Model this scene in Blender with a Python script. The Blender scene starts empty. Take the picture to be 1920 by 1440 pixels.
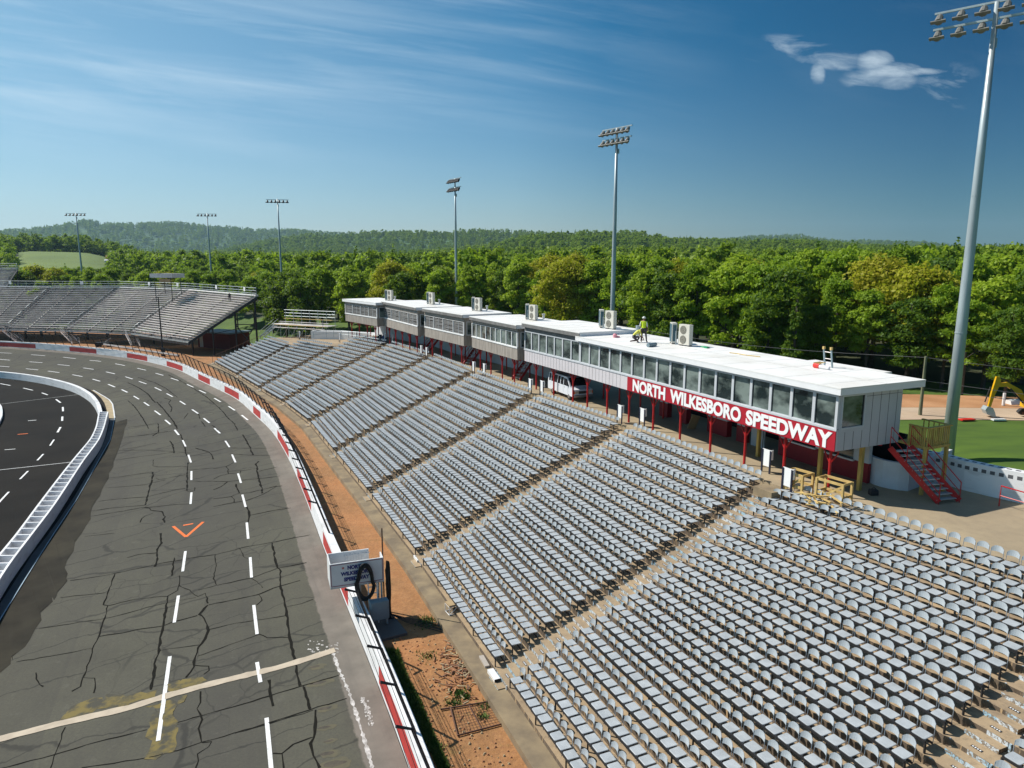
import bpy, bmesh, math, random
import numpy as np
from mathutils import Vector, Matrix
from mathutils.bvhtree import BVHTree
random.seed(7); rng=np.random.default_rng(7)
PI=math.pi; C=bpy.context.scene.collection; SC=bpy.context.scene
# ------------------------------------------------------------------ camera
F=1331.0; PIT=math.radians(10.0); H=17.0
cam=bpy.data.cameras.new('camera'); camo=bpy.data.objects.new('camera',cam); C.objects.link(camo)
camo.location=(0,0,H); camo.rotation_euler=(math.radians(90)-PIT,0,0)
cam.sensor_width=36; cam.lens=36*F/1920; cam.clip_start=.5; cam.clip_end=20000; SC.camera=camo
def PX(u,v,z=0.0):
    """world point at height z that the photo shows at u, v"""
    x=(u-960)/F; y=(v-720)/F
    d=(H-z)/(math.sin(PIT)+math.cos(PIT)*y)
    return Vector((x*d, d*(math.cos(PIT)-math.sin(PIT)*y), z))
def RAY(u,v):
    x=(u-960)/F; y=(v-720)/F
    return Vector((x, math.cos(PIT)-math.sin(PIT)*y, -math.sin(PIT)-math.cos(PIT)*y)).normalized()
def PROJ(p):
    dz=p[2]-H; dep=p[1]*math.cos(PIT)-dz*math.sin(PIT); up=p[1]*math.sin(PIT)+dz*math.cos(PIT)
    if dep<=.1: return (-9999,-9999)
    return (960+F*p[0]/dep, 720-F*up/dep)
# ------------------------------------------------------------------ materials
def newmat(name):
    m=bpy.data.materials.new(name); m.use_nodes=True; nt=m.node_tree
    b=nt.nodes['Principled BSDF']; return m,nt,b
def nd(nt,t,**k):
    n=nt.nodes.new(t)
    for a,v in k.items(): setattr(n,a,v)
    return n
def mix(nt,fac,a,b,typ='MIX'):
    n=nt.nodes.new('ShaderNodeMix'); n.data_type='RGBA'; n.blend_type=typ
    def s(i,v):
        if isinstance(v,(tuple,list)): n.inputs[i].default_value=(*v[:3],1)
        elif isinstance(v,(int,float)): n.inputs[i].default_value=v
        else: nt.links.new(v,n.inputs[i])
    s(0,fac); s(6,a); s(7,b); return n.outputs[2]
def mth(nt,op,a,b=0.0,clamp=False):
    n=nt.nodes.new('ShaderNodeMath'); n.operation=op; n.use_clamp=clamp
    for i,v in ((0,a),(1,b)):
        if isinstance(v,(int,float)): n.inputs[i].default_value=v
        else: nt.links.new(v,n.inputs[i])
    return n.outputs[0]
def ramp(nt,fac,lo,hi):
    n=nt.nodes.new('ShaderNodeMapRange'); n.clamp=True
    nt.links.new(fac,n.inputs[0]); n.inputs[1].default_value=lo; n.inputs[2].default_value=hi; return n.outputs[0]
def noise(nt,vec,scale,detail=4,rough=.55,sc=None):
    if sc is not None:
        mp=nt.nodes.new('ShaderNodeMapping'); nt.links.new(vec,mp.inputs[0]); mp.inputs['Scale'].default_value=sc; vec=mp.outputs[0]
    n=nt.nodes.new('ShaderNodeTexNoise'); nt.links.new(vec,n.inputs['Vector']); n.inputs['Scale'].default_value=scale
    n.inputs['Detail'].default_value=detail; n.inputs['Roughness'].default_value=rough; return n.outputs['Fac']
def pos(nt): return nt.nodes.new('ShaderNodeNewGeometry').outputs['Position']
def bump(nt,b,h,s=.3,d=.02):
    n=nt.nodes.new('ShaderNodeBump'); n.inputs['Strength'].default_value=s; n.inputs['Distance'].default_value=d
    nt.links.new(h,n.inputs['Height']); nt.links.new(n.outputs[0],b.inputs['Normal'])
def mat(name,c,rough=.6,metal=0,var=.15,scale=1.5,c2=None,local=False,spec=.5,bmp=0,sc=None,thr=(.35,.65),detail=4):
    m,nt,b=newmat(name)
    v=nt.nodes.new('ShaderNodeTexCoord').outputs['Object'] if local else pos(nt)
    f=ramp(nt,noise(nt,v,scale,detail,sc=sc),*thr)
    c2=c2 or tuple(x*(1-var) for x in c)
    nt.links.new(mix(nt,f,c,c2),b.inputs['Base Color'])
    b.inputs['Roughness'].default_value=rough; b.inputs['Metallic'].default_value=metal; b.inputs['Specular IOR Level'].default_value=spec
    if bmp: bump(nt,b,noise(nt,v,scale*6,5),bmp)
    return m
M={}
M['white']=mat('white_paint',(.78,.78,.78),.45,var=.14,scale=.7,bmp=.05)
M['wallwhite']=mat('wall_white',(.80,.80,.81),.5,c2=(.56,.55,.54),scale=.8,sc=(1,1,4),thr=(.5,.75),detail=8,bmp=.08)
M['red']=mat('red_paint',(.50,.018,.022),.45,var=.2,scale=.8)
M['signred']=mat('sign_red',(.42,.008,.022),.5,var=.12,scale=.6)
M['stripered']=mat('stripe_red',(.50,.035,.030),.5,c2=(.34,.03,.028),scale=1.2,sc=(1,1,4),thr=(.45,.7),detail=8)
M['roof']=mat('roof_membrane',(.82,.81,.79),.55,c2=(.68,.655,.60),scale=.35,thr=(.45,.75),bmp=.05)
M['roofseam']=mat('roof_seam',(.60,.59,.56),.6,c2=(.74,.73,.70),scale=3)
M['fascia']=mat('fascia_white',(.80,.80,.81),.5,var=.05)
M['panel']=mat('panel_white',(.62,.58,.60),.5,var=.06)
M['graypanel']=mat('gray_end_panel',(.52,.52,.54),.55,var=.05)
M['seam']=mat('seam_dark',(.12,.12,.13),.7)
M['mull']=mat('window_frame',(.55,.57,.60),.4,var=.05)
M['darkframe']=mat('dark_gasket',(.02,.022,.025),.5)
M['wood']=mat('weathered_boards',(.38,.335,.29),.8,c2=(.22,.19,.165),scale=1.2,sc=(6,6,.6))
M['fasciawood']=mat('dark_eave_board',(.19,.185,.18),.8,var=.3)
M['pine']=mat('treated_pine',(.58,.40,.10),.75,c2=(.40,.27,.07),scale=2,sc=(3,3,.7))
M['lumber']=mat('fresh_lumber',(.66,.46,.17),.75,c2=(.50,.34,.12),scale=3)
M['galv']=mat('galvanised_steel',(.46,.52,.54),.42,metal=.35,c2=(.36,.41,.43),scale=1.5,sc=(1,1,.25))
M['alu']=mat('aluminium_plank',(.88,.83,.80),.45,metal=.1,c2=(.66,.60,.575),scale=.6)
M['alu2']=mat('aluminium_deck',(.42,.375,.35),.5,metal=.1,c2=(.22,.205,.20),scale=.6)
M['black']=mat('black_steel',(.012,.012,.016),.5)
M['blackm']=mat('black_rail',(.02,.02,.022),.6)
M['seat']=mat('seat_plastic',(.43,.46,.485),.38,c2=(.33,.355,.375),scale=2.2,thr=(.3,.7))
M['seatback']=mat('seatback_plastic',(.43,.465,.49),.36,c2=(.33,.36,.385),scale=2.2,thr=(.3,.7))
M['seatframe']=mat('seat_frame_steel',(.38,.41,.44),.45,metal=.2)
M['hvac']=mat('ac_casing',(.62,.59,.52),.5,var=.08)
M['coil']=mat('ac_coil',(.03,.08,.11),.5,c2=(.05,.12,.15),scale=12)
M['grille']=mat('ac_fan_grille',(.16,.15,.12),.6,var=.3,scale=20)
M['rubber']=mat('tyre_rubber',(.02,.02,.02),.8)
M['vanwhite']=mat('van_paint',(.72,.75,.80),.25,var=.05)
M['darkglass']=mat('vehicle_glass',(.010,.012,.015),.2,spec=.3)
M['chrome']=mat('bumper_steel',(.3,.3,.32),.3,metal=.6)
M['lampglass']=mat('headlamp_glass',(.5,.45,.4),.15)
M['cardboard']=mat('cardboard',(.42,.30,.16),.8,var=.2)
M['yellow']=mat('machine_yellow',(.75,.42,.01),.4,var=.2)
M['hiviz']=mat('hi_viz',(.62,.80,.02),.7)
M['hiviz2']=mat('hi_viz_dull',(.70,.68,.10),.7)
M['jeans']=mat('dark_trousers',(.045,.035,.045),.8)
M['blueshirt']=mat('blue_cloth',(.12,.22,.38),.8)
M['skin']=mat('skin',(.30,.15,.09),.6)
M['hair']=mat('dark_hair',(.02,.015,.012),.7)
M['helmet']=mat('hard_hat',(.78,.78,.74),.35)
M['boots']=mat('work_boots',(.12,.05,.03),.7)
M['blue']=mat('blue_plastic',(.03,.10,.30),.5)
M['navy']=mat('navy_lettering',(.02,.03,.20),.5)
M['textwhite']=mat('lettering_white',(.85,.85,.85),.5,var=.02)
M['cabinet']=mat('electrical_cabinet',(.22,.30,.34),.5,var=.15)
M['orange']=mat('orange_spray',(.85,.16,.015),.7)
M['green']=mat('green_plastic',(.01,.28,.12),.5)
M['pink']=mat('pink_plastic',(.75,.30,.36),.5)
M['redplastic']=mat('red_plastic',(.7,.03,.02),.4)
M['rust']=mat('rusty_steel',(.16,.08,.05),.8,var=.4,scale=3)
M['crack']=mat('crack_tar',(.017,.016,.0135),.95,spec=.05)
M['tirelines']=mat('line_white',(.80,.80,.80),.6,c2=(.60,.60,.58),scale=5,thr=(.5,.7))
M['oldline']=mat('line_worn',(.33,.33,.32),.6,c2=(.18,.18,.17),scale=3)
M['stainbr']=mat('brown_stain',(.075,.06,.04),.8,c2=(.035,.03,.022),scale=3)
M['stainol']=mat('tan_stain',(.125,.112,.075),.9,spec=.1,c2=(.10,.095,.07),scale=3)
M['kerbblue']=mat('kerb_edge',(.30,.42,.52),.6,var=.3)
M['shedred']=mat('shed_red',(.16,.012,.015),.6)
M['postred']=mat('post_red',(.52,.012,.015),.4,var=.25,scale=2)
M['conc_white']=mat('block_white',(.62,.64,.68),.7,var=.1)
M['conc_wallred']=mat('block_red',(.30,.008,.016),.6,var=.2)
M['inside']=mat('dark_interior',(.012,.012,.014),.9)
M['utility']=mat('weathered_pole',(.20,.20,.12),.8,var=.3)
M['coilblack']=mat('cable_black',(.010,.010,.010),.55)
M['bark']=mat('bark',(.09,.075,.06),.9,var=.4,scale=3)
M['farroof']=mat('far_roof_red',(.35,.12,.08),.7)
M['star']=mat('star_red',(.6,.05,.03),.5)
M['blindgrey']=mat('blind_slat',(.24,.235,.23),.7)
M['lamp']=mat('lamp_housing',(.13,.13,.12),.5,c2=(.20,.19,.17),scale=2)
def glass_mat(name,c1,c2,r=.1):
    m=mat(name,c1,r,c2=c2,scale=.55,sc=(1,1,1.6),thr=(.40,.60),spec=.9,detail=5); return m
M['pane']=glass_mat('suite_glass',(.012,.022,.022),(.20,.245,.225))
M['pane2']=glass_mat('shuttered_glass',(.035,.037,.04),(.10,.10,.10),.2)
def m_track():
    m,nt,b=newmat('old_asphalt')
    uv=nt.nodes.new('ShaderNodeUVMap').outputs[0]; sep=nt.nodes.new('ShaderNodeSeparateXYZ'); nt.links.new(uv,sep.inputs[0])
    p=pos(nt)
    n1=ramp(nt,noise(nt,p,.22,6,.6),.35,.65)
    n2=ramp(nt,noise(nt,p,11,6,.8),.38,.66)
    n3=ramp(nt,noise(nt,uv,1.0,4,.6,sc=(.03,1.3,1)),.35,.65)
    col=mix(nt,n1,(.115,.110,.083),(.082,.078,.063))
    col=mix(nt,mth(nt,'MULTIPLY',n3,.45),col,(.118,.116,.082))
    lane=nt.nodes.new('ShaderNodeMath'); lane.operation='FRACT'
    nt.links.new(mth(nt,'MULTIPLY',sep.outputs[1],1/8.2),lane.inputs[0])
    col=mix(nt,mth(nt,'MULTIPLY',mth(nt,'GREATER_THAN',lane.outputs[0],.5),.22),col,(.060,.057,.054))
    col=mix(nt,mth(nt,'MULTIPLY',n2,.55),col,(.058,.056,.052)); col=mix(nt,mth(nt,'MULTIPLY',ramp(nt,noise(nt,p,.05,4,.6),.40,.62),.35),col,(.062,.058,.058)); col=mix(nt,mth(nt,'MULTIPLY',ramp(nt,noise(nt,p,1.7,6,.75),.58,.72),.4),col,(.145,.14,.115))
    # fine cracks on the far part of the sheet
    wob=nt.nodes.new('ShaderNodeTexNoise'); nt.links.new(uv,wob.inputs['Vector']); wob.inputs['Scale'].default_value=.5; wob.inputs['Detail'].default_value=4
    ad=nt.nodes.new('ShaderNodeVectorMath'); ad.operation='MULTIPLY_ADD'; nt.links.new(wob.outputs['Color'],ad.inputs[0]); ad.inputs[1].default_value=(1.6,1.6,0); nt.links.new(uv,ad.inputs[2])
    mp=nt.nodes.new('ShaderNodeMapping'); nt.links.new(ad.outputs[0],mp.inputs[0]); mp.inputs['Scale'].default_value=(.33,.10,1)
    vo=nt.nodes.new('ShaderNodeTexVoronoi'); vo.feature='DISTANCE_TO_EDGE'; nt.links.new(mp.outputs[0],vo.inputs['Vector']); vo.inputs['Scale'].default_value=1
    cr=ramp(nt,vo.outputs['Distance'],.016,.006)
    mp3=nt.nodes.new('ShaderNodeMapping'); nt.links.new(ad.outputs[0],mp3.inputs[0]); mp3.inputs['Scale'].default_value=(.42,.55,1); mp3.inputs['Location'].default_value=(3,7,0)
    vo2=nt.nodes.new('ShaderNodeTexVoronoi'); vo2.feature='DISTANCE_TO_EDGE'; nt.links.new(mp3.outputs[0],vo2.inputs['Vector']); vo2.inputs['Scale'].default_value=1
    c5=mth(nt,'MULTIPLY',ramp(nt,vo2.outputs['Distance'],.022,.008),mth(nt,'MULTIPLY',ramp(nt,noise(nt,p,.09,3),.50,.60),.7)); cr=mth(nt,'MAXIMUM',cr,c5)
    cr=mth(nt,'MULTIPLY',cr,.62)
    col=mix(nt,cr,col,(.035,.034,.032))
    # concrete apron at the foot of the outer wall
    edge=mth(nt,'ADD',sep.outputs[1],mth(nt,'MULTIPLY',noise(nt,p,2.5,5),.25))
    ap=ramp(nt,edge,1.50,1.42)
    cc=mix(nt,ramp(nt,noise(nt,p,.7,6,.65),.35,.7),(.20,.175,.15),(.14,.125,.108))
    cc=mix(nt,mth(nt,'MULTIPLY',ramp(nt,noise(nt,uv,1,5,.7,sc=(.15,3,1)),.5,.8),.5),cc,(.12,.11,.10))
    col=mix(nt,ap,col,cc)
    nt.links.new(col,b.inputs['Base Color']); b.inputs['Roughness'].default_value=.9; b.inputs['Specular IOR Level'].default_value=.12
    bump(nt,b,noise(nt,p,30,3),.15,.01); return m
M['track']=m_track()
def m_dirt():
    m,nt,b=newmat('red_clay'); p=pos(nt)
    n1=ramp(nt,noise(nt,p,.16,6,.65),.35,.65); n2=ramp(nt,noise(nt,p,1.5,6,.7),.35,.7); n3=ramp(nt,noise(nt,p,7,4,.7),.45,.75)
    c=mix(nt,n1,(.42,.175,.06),(.22,.12,.045)); c=mix(nt,mth(nt,'MULTIPLY',n2,.7),c,(.48,.24,.10)); c=mix(nt,mth(nt,'MULTIPLY',n3,.7),c,(.20,.09,.045))
    g=ramp(nt,noise(nt,p,.55,5,.7),.60,.72); c=mix(nt,mth(nt,'MULTIPLY',g,.55),c,(.10,.12,.03))
    nt.links.new(c,b.inputs['Base Color']); b.inputs['Roughness'].default_value=.95; bump(nt,b,noise(nt,p,4,6,.7),.6,.12); return m
M['dirt']=m_dirt()
M['dirtroad']=mat('clay_road',(.48,.25,.12),.95,c2=(.36,.17,.07),scale=.25,bmp=.3)
M['gravelroad']=mat('pale_road',(.50,.38,.27),.95,c2=(.42,.30,.20),scale=.3)
M['grass']=mat('mown_grass',(.075,.135,.008),.9,c2=(.045,.09,.006),scale=.25,sc=(1,2.5,1),thr=(.35,.65),bmp=.5,detail=8)
M['pasture']=mat('pasture',(.13,.19,.022),.9,c2=(.09,.14,.016),scale=.02)
M['forestfloor']=mat('forest_floor',(.030,.045,.012),.95,c2=(.05,.05,.02),scale=.1)
M['hillwood']=mat('wooded_hill',(.05,.12,.02),.95,c2=(.028,.075,.014),scale=.02,thr=(.4,.6),detail=8)
M['blade']=mat('grass_blade',(.07,.15,.015),.8,c2=(.11,.17,.03),scale=3)
M['newasphalt']=mat('new_asphalt',(.010,.009,.0085),.9,c2=(.019,.0165,.0135),spec=.1,scale=.15,thr=(.3,.7),bmp=.1,detail=8)
M['patch']=mat('dark_asphalt_patch',(.019,.017,.013),.85,c2=(.042,.037,.026),spec=.1,scale=.35,detail=8)
M['tan']=mat('tan_concrete',(.42,.33,.19),.85,c2=(.30,.24,.15),scale=1)
M['wallshade']=mat('painted_wall_shade',(.06,.066,.074),.8,c2=(.04,.044,.05),scale=1)
def m_floor():
    m,nt,b=newmat('concourse_concrete'); p=pos(nt)
    n1=ramp(nt,noise(nt,p,.25,6,.6),.35,.65); n2=ramp(nt,noise(nt,p,2.5,5,.7),.45,.75)
    c=mix(nt,n1,(.40,.315,.20),(.30,.235,.155)); c=mix(nt,mth(nt,'MULTIPLY',n2,.5),c,(.24,.19,.13))
    nt.links.new(c,b.inputs['Base Color']); b.inputs['Roughness'].default_value=.85; bump(nt,b,noise(nt,p,9,4),.1); return m
M['floor']=m_floor()
M['kerbconc']=mat('kerb_concrete',(.29,.22,.13),.9,c2=(.17,.13,.085),scale=1.0,bmp=.2,detail=8)
def m_terrace():
    m,nt,b=newmat('stained_terrace'); g=nt.nodes.new('ShaderNodeNewGeometry'); p=g.outputs['Position']
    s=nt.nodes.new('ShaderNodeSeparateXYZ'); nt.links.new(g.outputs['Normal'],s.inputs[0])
    st=ramp(nt,noise(nt,p,1.3,5,.75,sc=(3,3,.5)),.56,.66)
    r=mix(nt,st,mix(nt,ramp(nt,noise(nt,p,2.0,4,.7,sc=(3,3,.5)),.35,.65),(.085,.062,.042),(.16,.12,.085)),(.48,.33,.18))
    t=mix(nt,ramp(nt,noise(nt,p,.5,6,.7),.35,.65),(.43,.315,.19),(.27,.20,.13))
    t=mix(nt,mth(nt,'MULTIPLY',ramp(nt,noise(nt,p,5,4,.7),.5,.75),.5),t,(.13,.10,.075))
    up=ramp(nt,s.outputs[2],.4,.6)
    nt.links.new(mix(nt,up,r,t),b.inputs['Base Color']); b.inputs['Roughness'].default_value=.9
    bump(nt,b,noise(nt,p,8,5,.7),.25); return m
M['terrace']=m_terrace()
def m_steppaint():
    m,nt,b=newmat('worn_step_paint'); p=pos(nt)
    a=ramp(nt,noise(nt,p,6,5,.8),.47,.53); c=mix(nt,ramp(nt,noise(nt,p,1.2,3),.45,.55),(.55,.60,.64),(.30,.48,.60))
    nt.links.new(mix(nt,a,c,(.20,.155,.11)),b.inputs['Base Color']); b.inputs['Roughness'].default_value=.85; return m
M['steppaint']=m_steppaint()
def m_leaf(name,a,bc,dull=0):
    m,nt,b=newmat(name); p=pos(nt); oi=nt.nodes.new('ShaderNodeObjectInfo')
    n=ramp(nt,noise(nt,p,.09,3),.35,.65)
    c=mix(nt,oi.outputs['Random'],a,bc)
    c=mix(nt,mth(nt,'MULTIPLY',n,.45),c,tuple(x*.6 for x in a))
    n2=ramp(nt,noise(nt,p,1.3,3,.7),.35,.7); c=mix(nt,mth(nt,'MULTIPLY',n2,.4),c,tuple(min(1,x*1.4) for x in bc))
    nt.links.new(c,b.inputs['Base Color']); b.inputs['Roughness'].default_value=.55; b.inputs['Specular IOR Level'].default_value=.25
    tr=nt.nodes.new('ShaderNodeBsdfTranslucent'); nt.links.new(mix(nt,.5,c,(.30,.42,.02)),tr.inputs[0])
    mx=nt.nodes.new('ShaderNodeMixShader'); mx.inputs[0].default_value=.5
    out=nt.nodes['Material Output']; nt.links.new(b.outputs[0],mx.inputs[1]); nt.links.new(tr.outputs[0],mx.inputs[2]); nt.links.new(mx.outputs[0],out.inputs[0])
    return m
M['leafA']=m_leaf('leaf_mid_green',(.17,.29,.016),(.26,.38,.022))
M['leafB']=m_leaf('leaf_bright_green',(.27,.40,.022),(.36,.47,.035))
M['leafC']=m_leaf('leaf_yellow_green',(.36,.35,.02),(.42,.38,.03))
M['leafD']=m_leaf('leaf_dark_green',(.07,.14,.014),(.12,.21,.018))
M['leafE']=m_leaf('leaf_bronze',(.22,.23,.04),(.20,.26,.035))
M['leafF']=m_leaf('leaf_far',(.12,.22,.018),(.29,.39,.028))
# ------------------------------------------------------------------ mesh builder
class MB:
    def __init__(s): s.v=[]; s.f=[]; s.m=[]; s.uv=None
    def add(s,vs,fs,mi=0):
        o=len(s.v); s.v+= [tuple(v) for v in vs]; s.f+=[tuple(o+i for i in f) for f in fs]; s.m+=[mi]*len(fs); return s
    def box(s,a,b,mi=0,M4=None):
        (x0,y0,z0),(x1,y1,z1)=a,b
        vs=[(x0,y0,z0),(x1,y0,z0),(x1,y1,z0),(x0,y1,z0),(x0,y0,z1),(x1,y0,z1),(x1,y1,z1),(x0,y1,z1)]
        if M4 is not None: vs=[M4@Vector(v) for v in vs]
        return s.add(vs,[(0,3,2,1),(4,5,6,7),(0,1,5,4),(1,2,6,5),(2,3,7,6),(3,0,4,7)],mi)
    def tube(s,pts,r,n=6,mi=0,cap=True,r1=None,smooth=False):
        pts=[Vector(p) for p in pts]; rs=r if isinstance(r,(list,tuple)) else [r+( (r1-r)*i/max(1,len(pts)-1) if r1 is not None else 0) for i in range(len(pts))]
        o=len(s.v); ref=None
        for i,p in enumerate(pts):
            d=(pts[min(i+1,len(pts)-1)]-pts[max(i-1,0)]).normalized()
            if ref is None: ref=Vector((0,0,1)) if abs(d.z)<.9 else Vector((1,0,0))
            a=d.cross(ref).normalized(); b=a.cross(d).normalized(); ref=b if True else ref
            for k in range(n):
                t=2*PI*k/n; q=p+a*math.cos(t)*rs[i]+b*math.sin(t)*rs[i]; s.v.append(tuple(q))
        for i in range(len(pts)-1):
            for k in range(n):
                k2=(k+1)%n; s.f.append((o+i*n+k,o+i*n+k2,o+(i+1)*n+k2,o+(i+1)*n+k)); s.m.append(mi)
        if cap:
            s.f.append(tuple(o+k for k in range(n))[::-1]); s.m.append(mi)
            e=o+(len(pts)-1)*n; s.f.append(tuple(e+k for k in range(n))); s.m.append(mi)
        return s
    def bar(s,p,q,w,h,mi=0,up=(0,0,1)):
        """rectangular bar from p to q"""
        p=Vector(p);q=Vector(q);d=(q-p).normalized();u=Vector(up)
        if abs(d.dot(u))>.95: u=Vector((1,0,0))
        a=d.cross(u).normalized()*w/2; b=a.cross(d).normalized()*h/2
        vs=[p-a-b,p+a-b,p+a+b,p-a+b,q-a-b,q+a-b,q+a+b,q-a+b]
        return s.add(vs,[(0,1,2,3),(7,6,5,4),(0,4,5,1),(1,5,6,2),(2,6,7,3),(3,7,4,0)],mi)
    def prism(s,poly,z0,z1,mi=0):
        n=len(poly); vs=[(x,y,z0) for x,y in poly]+[(x,y,z1) for x,y in poly]
        return s.add(vs,[tuple(range(n))[::-1],tuple(range(n,2*n))]+[(i,(i+1)%n,n+(i+1)%n,n+i) for i in range(n)],mi)
    def strip(s,A,B,mi=0):
        n=len(A); return s.add(list(A)+list(B),[(i,i+1,n+i+1,n+i) for i in range(n-1)],mi)
    def mesh(s,name,mats):
        me=bpy.data.meshes.new(name); me.from_pydata(s.v,[],s.f)
        for m in (mats if isinstance(mats,(list,tuple)) else [mats]): me.materials.append(M[m] if isinstance(m,str) else m)
        if any(s.m): me.polygons.foreach_set('material_index',s.m)
        me.update(); return me
    def build(s,name,mats,parent=None,smooth=False,bevel=0,fixn=True):
        me=s.mesh(name,mats)
        if fixn:
            bm=bmesh.new(); bm.from_mesh(me); bmesh.ops.recalc_face_normals(bm,faces=bm.faces)
            if smooth:
                for f in bm.faces: f.smooth=True
            bm.to_mesh(me); bm.free()
        o=bpy.data.objects.new(name,me); C.objects.link(o)
        if parent is not None: o.parent=parent
        if bevel:
            md=o.modifiers.new('bevel','BEVEL'); md.width=bevel; md.segments=2; md.limit_method='ANGLE'
        return o
def tag(o,label=None,cat=None,group=None,kind=None):
    if label: o['label']=label
    if cat: o['category']=cat
    if group: o['group']=group
    if kind: o['kind']=kind
    return o
def thing(name,label,cat,loc=(0,0,0),rz=0,group=None):
    o=bpy.data.objects.new(name,None); C.objects.link(o); o.location=loc; o.rotation_euler=(0,0,rz); o.empty_display_size=.2
    return tag(o,label,cat,group)
KIDS={}
def kids(o):
    return [c for c in bpy.data.objects if c.parent is o]
def dup(root,loc,rz=None,label=None,group=None,scale=None,tree=None):
    tree=tree or [(c,kids(c)) for c in kids(root)]
    r=root.copy(); C.objects.link(r); r.location=loc
    if rz is not None: r.rotation_euler=(0,0,rz)
    if scale is not None: r.scale=scale
    if label: r['label']=label
    if group: r['group']=group
    for ch,gs in tree:
        c=ch.copy(); C.objects.link(c); c.parent=r
        for g in gs:
            d=g.copy(); C.objects.link(d); d.parent=c
    return r
ONES=['','first','second','third','fourth','fifth','sixth','seventh','eighth','ninth','tenth','eleventh','twelfth','thirteenth','fourteenth','fifteenth','sixteenth','seventeenth','eighteenth','nineteenth']
TENS=['','','twenty','thirty','forty','fifty','sixty','seventy','eighty','ninety']
TENTH=['','','twentieth','thirtieth','fortieth','fiftieth','sixtieth','seventieth','eightieth','ninetieth']
def ordw(n):
    if n<20: return ONES[n]
    if n<100: return TENTH[n//10] if n%10==0 else TENS[n//10]+'-'+ONES[n%10]
    return 'hundred and '+ordw(n-100) if n>100 else 'hundredth'
def text_mesh(txt,size,extr,bold=0,spacing=1.0,xs=1.0,align='LEFT'):
    cu=bpy.data.curves.new('text','FONT'); cu.body=txt; cu.size=size; cu.extrude=extr; cu.offset=bold; cu.space_character=spacing; cu.align_x=align; cu.resolution_u=4
    o=bpy.data.objects.new('t',cu); C.objects.link(o); dg=bpy.context.evaluated_depsgraph_get(); me=bpy.data.meshes.new_from_object(o.evaluated_get(dg))
    bpy.data.objects.remove(o); bpy.data.curves.remove(cu); me.materials.clear()
    return me
def pl_at(pts,x):
    for (a,b) in zip(pts,pts[1:]):
        if a[0]<=x<=b[0]: return a[1]+(b[1]-a[1])*(x-a[0])/(b[0]-a[0])
    return pts[0][1] if x<pts[0][0] else pts[-1][1]
def resample(P,step):
    P=[Vector(p) for p in P]; out=[P[0].copy()]; acc=0
    for a,b in zip(P,P[1:]):
        L=(b-a).length; n=max(1,int(round(L/step)))
        for i in range(1,n+1): out.append(a.lerp(b,i/n))
    return out
def smooth_line(P,it=3):
    P=[Vector(p) for p in P]
    for _ in range(it):
        P=[P[0]]+[P[i]*.5+(P[i-1]+P[i+1])*.25 for i in range(1,len(P)-1)]+[P[-1]]
    return P
def lens(P):
    s=[0]
    for a,b in zip(P,P[1:]): s.append(s[-1]+(b-a).length)
    return s
def at_len(P,S,s):
    s=max(0,min(S[-1]-1e-6,s))
    for i in range(len(S)-1):
        if S[i]<=s<=S[i+1]: return P[i].lerp(P[i+1],(s-S[i])/max(1e-9,S[i+1]-S[i]))
    return P[-1].copy()
def offs(P,d):
    """offset a polyline sideways in plan (positive = right of travel)"""
    out=[]
    for i,p in enumerate(P):
        t=(P[min(i+1,len(P)-1)]-P[max(i-1,0)]); t.z=0; t.normalize(); out.append(p+Vector((t.y,-t.x,0))*d)
    return out
def pdist(P,q):
    best=1e9; sgn=1
    for a,b in zip(P,P[1:]):
        ax,ay,bx,by=a[0],a[1],b[0],b[1]; dx,dy=bx-ax,by-ay; L=dx*dx+dy*dy
        t=max(0,min(1,((q[0]-ax)*dx+(q[1]-ay)*dy)/L)); ex,ey=q[0]-ax-t*dx,q[1]-ay-t*dy; d=ex*ex+ey*ey
        if d<best-1e-9: best=d; sgn=1 if dx*(q[1]-ay)-dy*(q[0]-ax)>0 else -1
    return math.sqrt(best)*sgn
# ------------------------------------------------------------------ track lines (near end to far end)
OBpx=[(767,1440),(737,1348),(710,1286),(683,1223),(651,1140),(637,1105),(610,1040),(597,1003),(583,962),(568,925),(556,893),(541,860),(520,822),(504,800),(480,782),(451,751),(421,736),(392,722),(370,712),(344,697),(314,687),(276,678),(240,671),(182,664),(130,659),(69,654),(9,650.5)]
OB=[PX(u,v,0) for u,v in OBpx]
d0=(OB[0]-OB[1]).normalized(); OB=[OB[0]+d0*k for k in (40,24,12,5)]+OB
OB=resample(OB,2.0); OB=smooth_line(OB,6)
OB+= [OB[-1]+Vector((-9,2.2,0)),OB[-1]+Vector((-22,4,0)),OB[-1]+Vector((-60,5,0))]
ZI=-1.5
IBpx=[(0,1162),(102,1000),(142,940),(175,882),(207,825),(215,784),(213,760),(205,750),(187,739),(175,732),(150,725),(125,716),(87,709),(44,701),(0,697)]
IB=[PX(u,v,ZI) for u,v in IBpx]; d0=(IB[0]-IB[1]).normalized(); IB=[IB[0]+d0*k for k in (50,30,15)]+IB
IB=smooth_line(resample(IB,2.0),4); IB+=[IB[-1]+Vector((-10,2.5,0)),IB[-1]+Vector((-30,5,0)),IB[-1]+Vector((-60,5,0))]
OS=lens(OB); 
NT=160; NC=10
tk=MB(); uvs=[]
IS=lens(IB)
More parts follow.
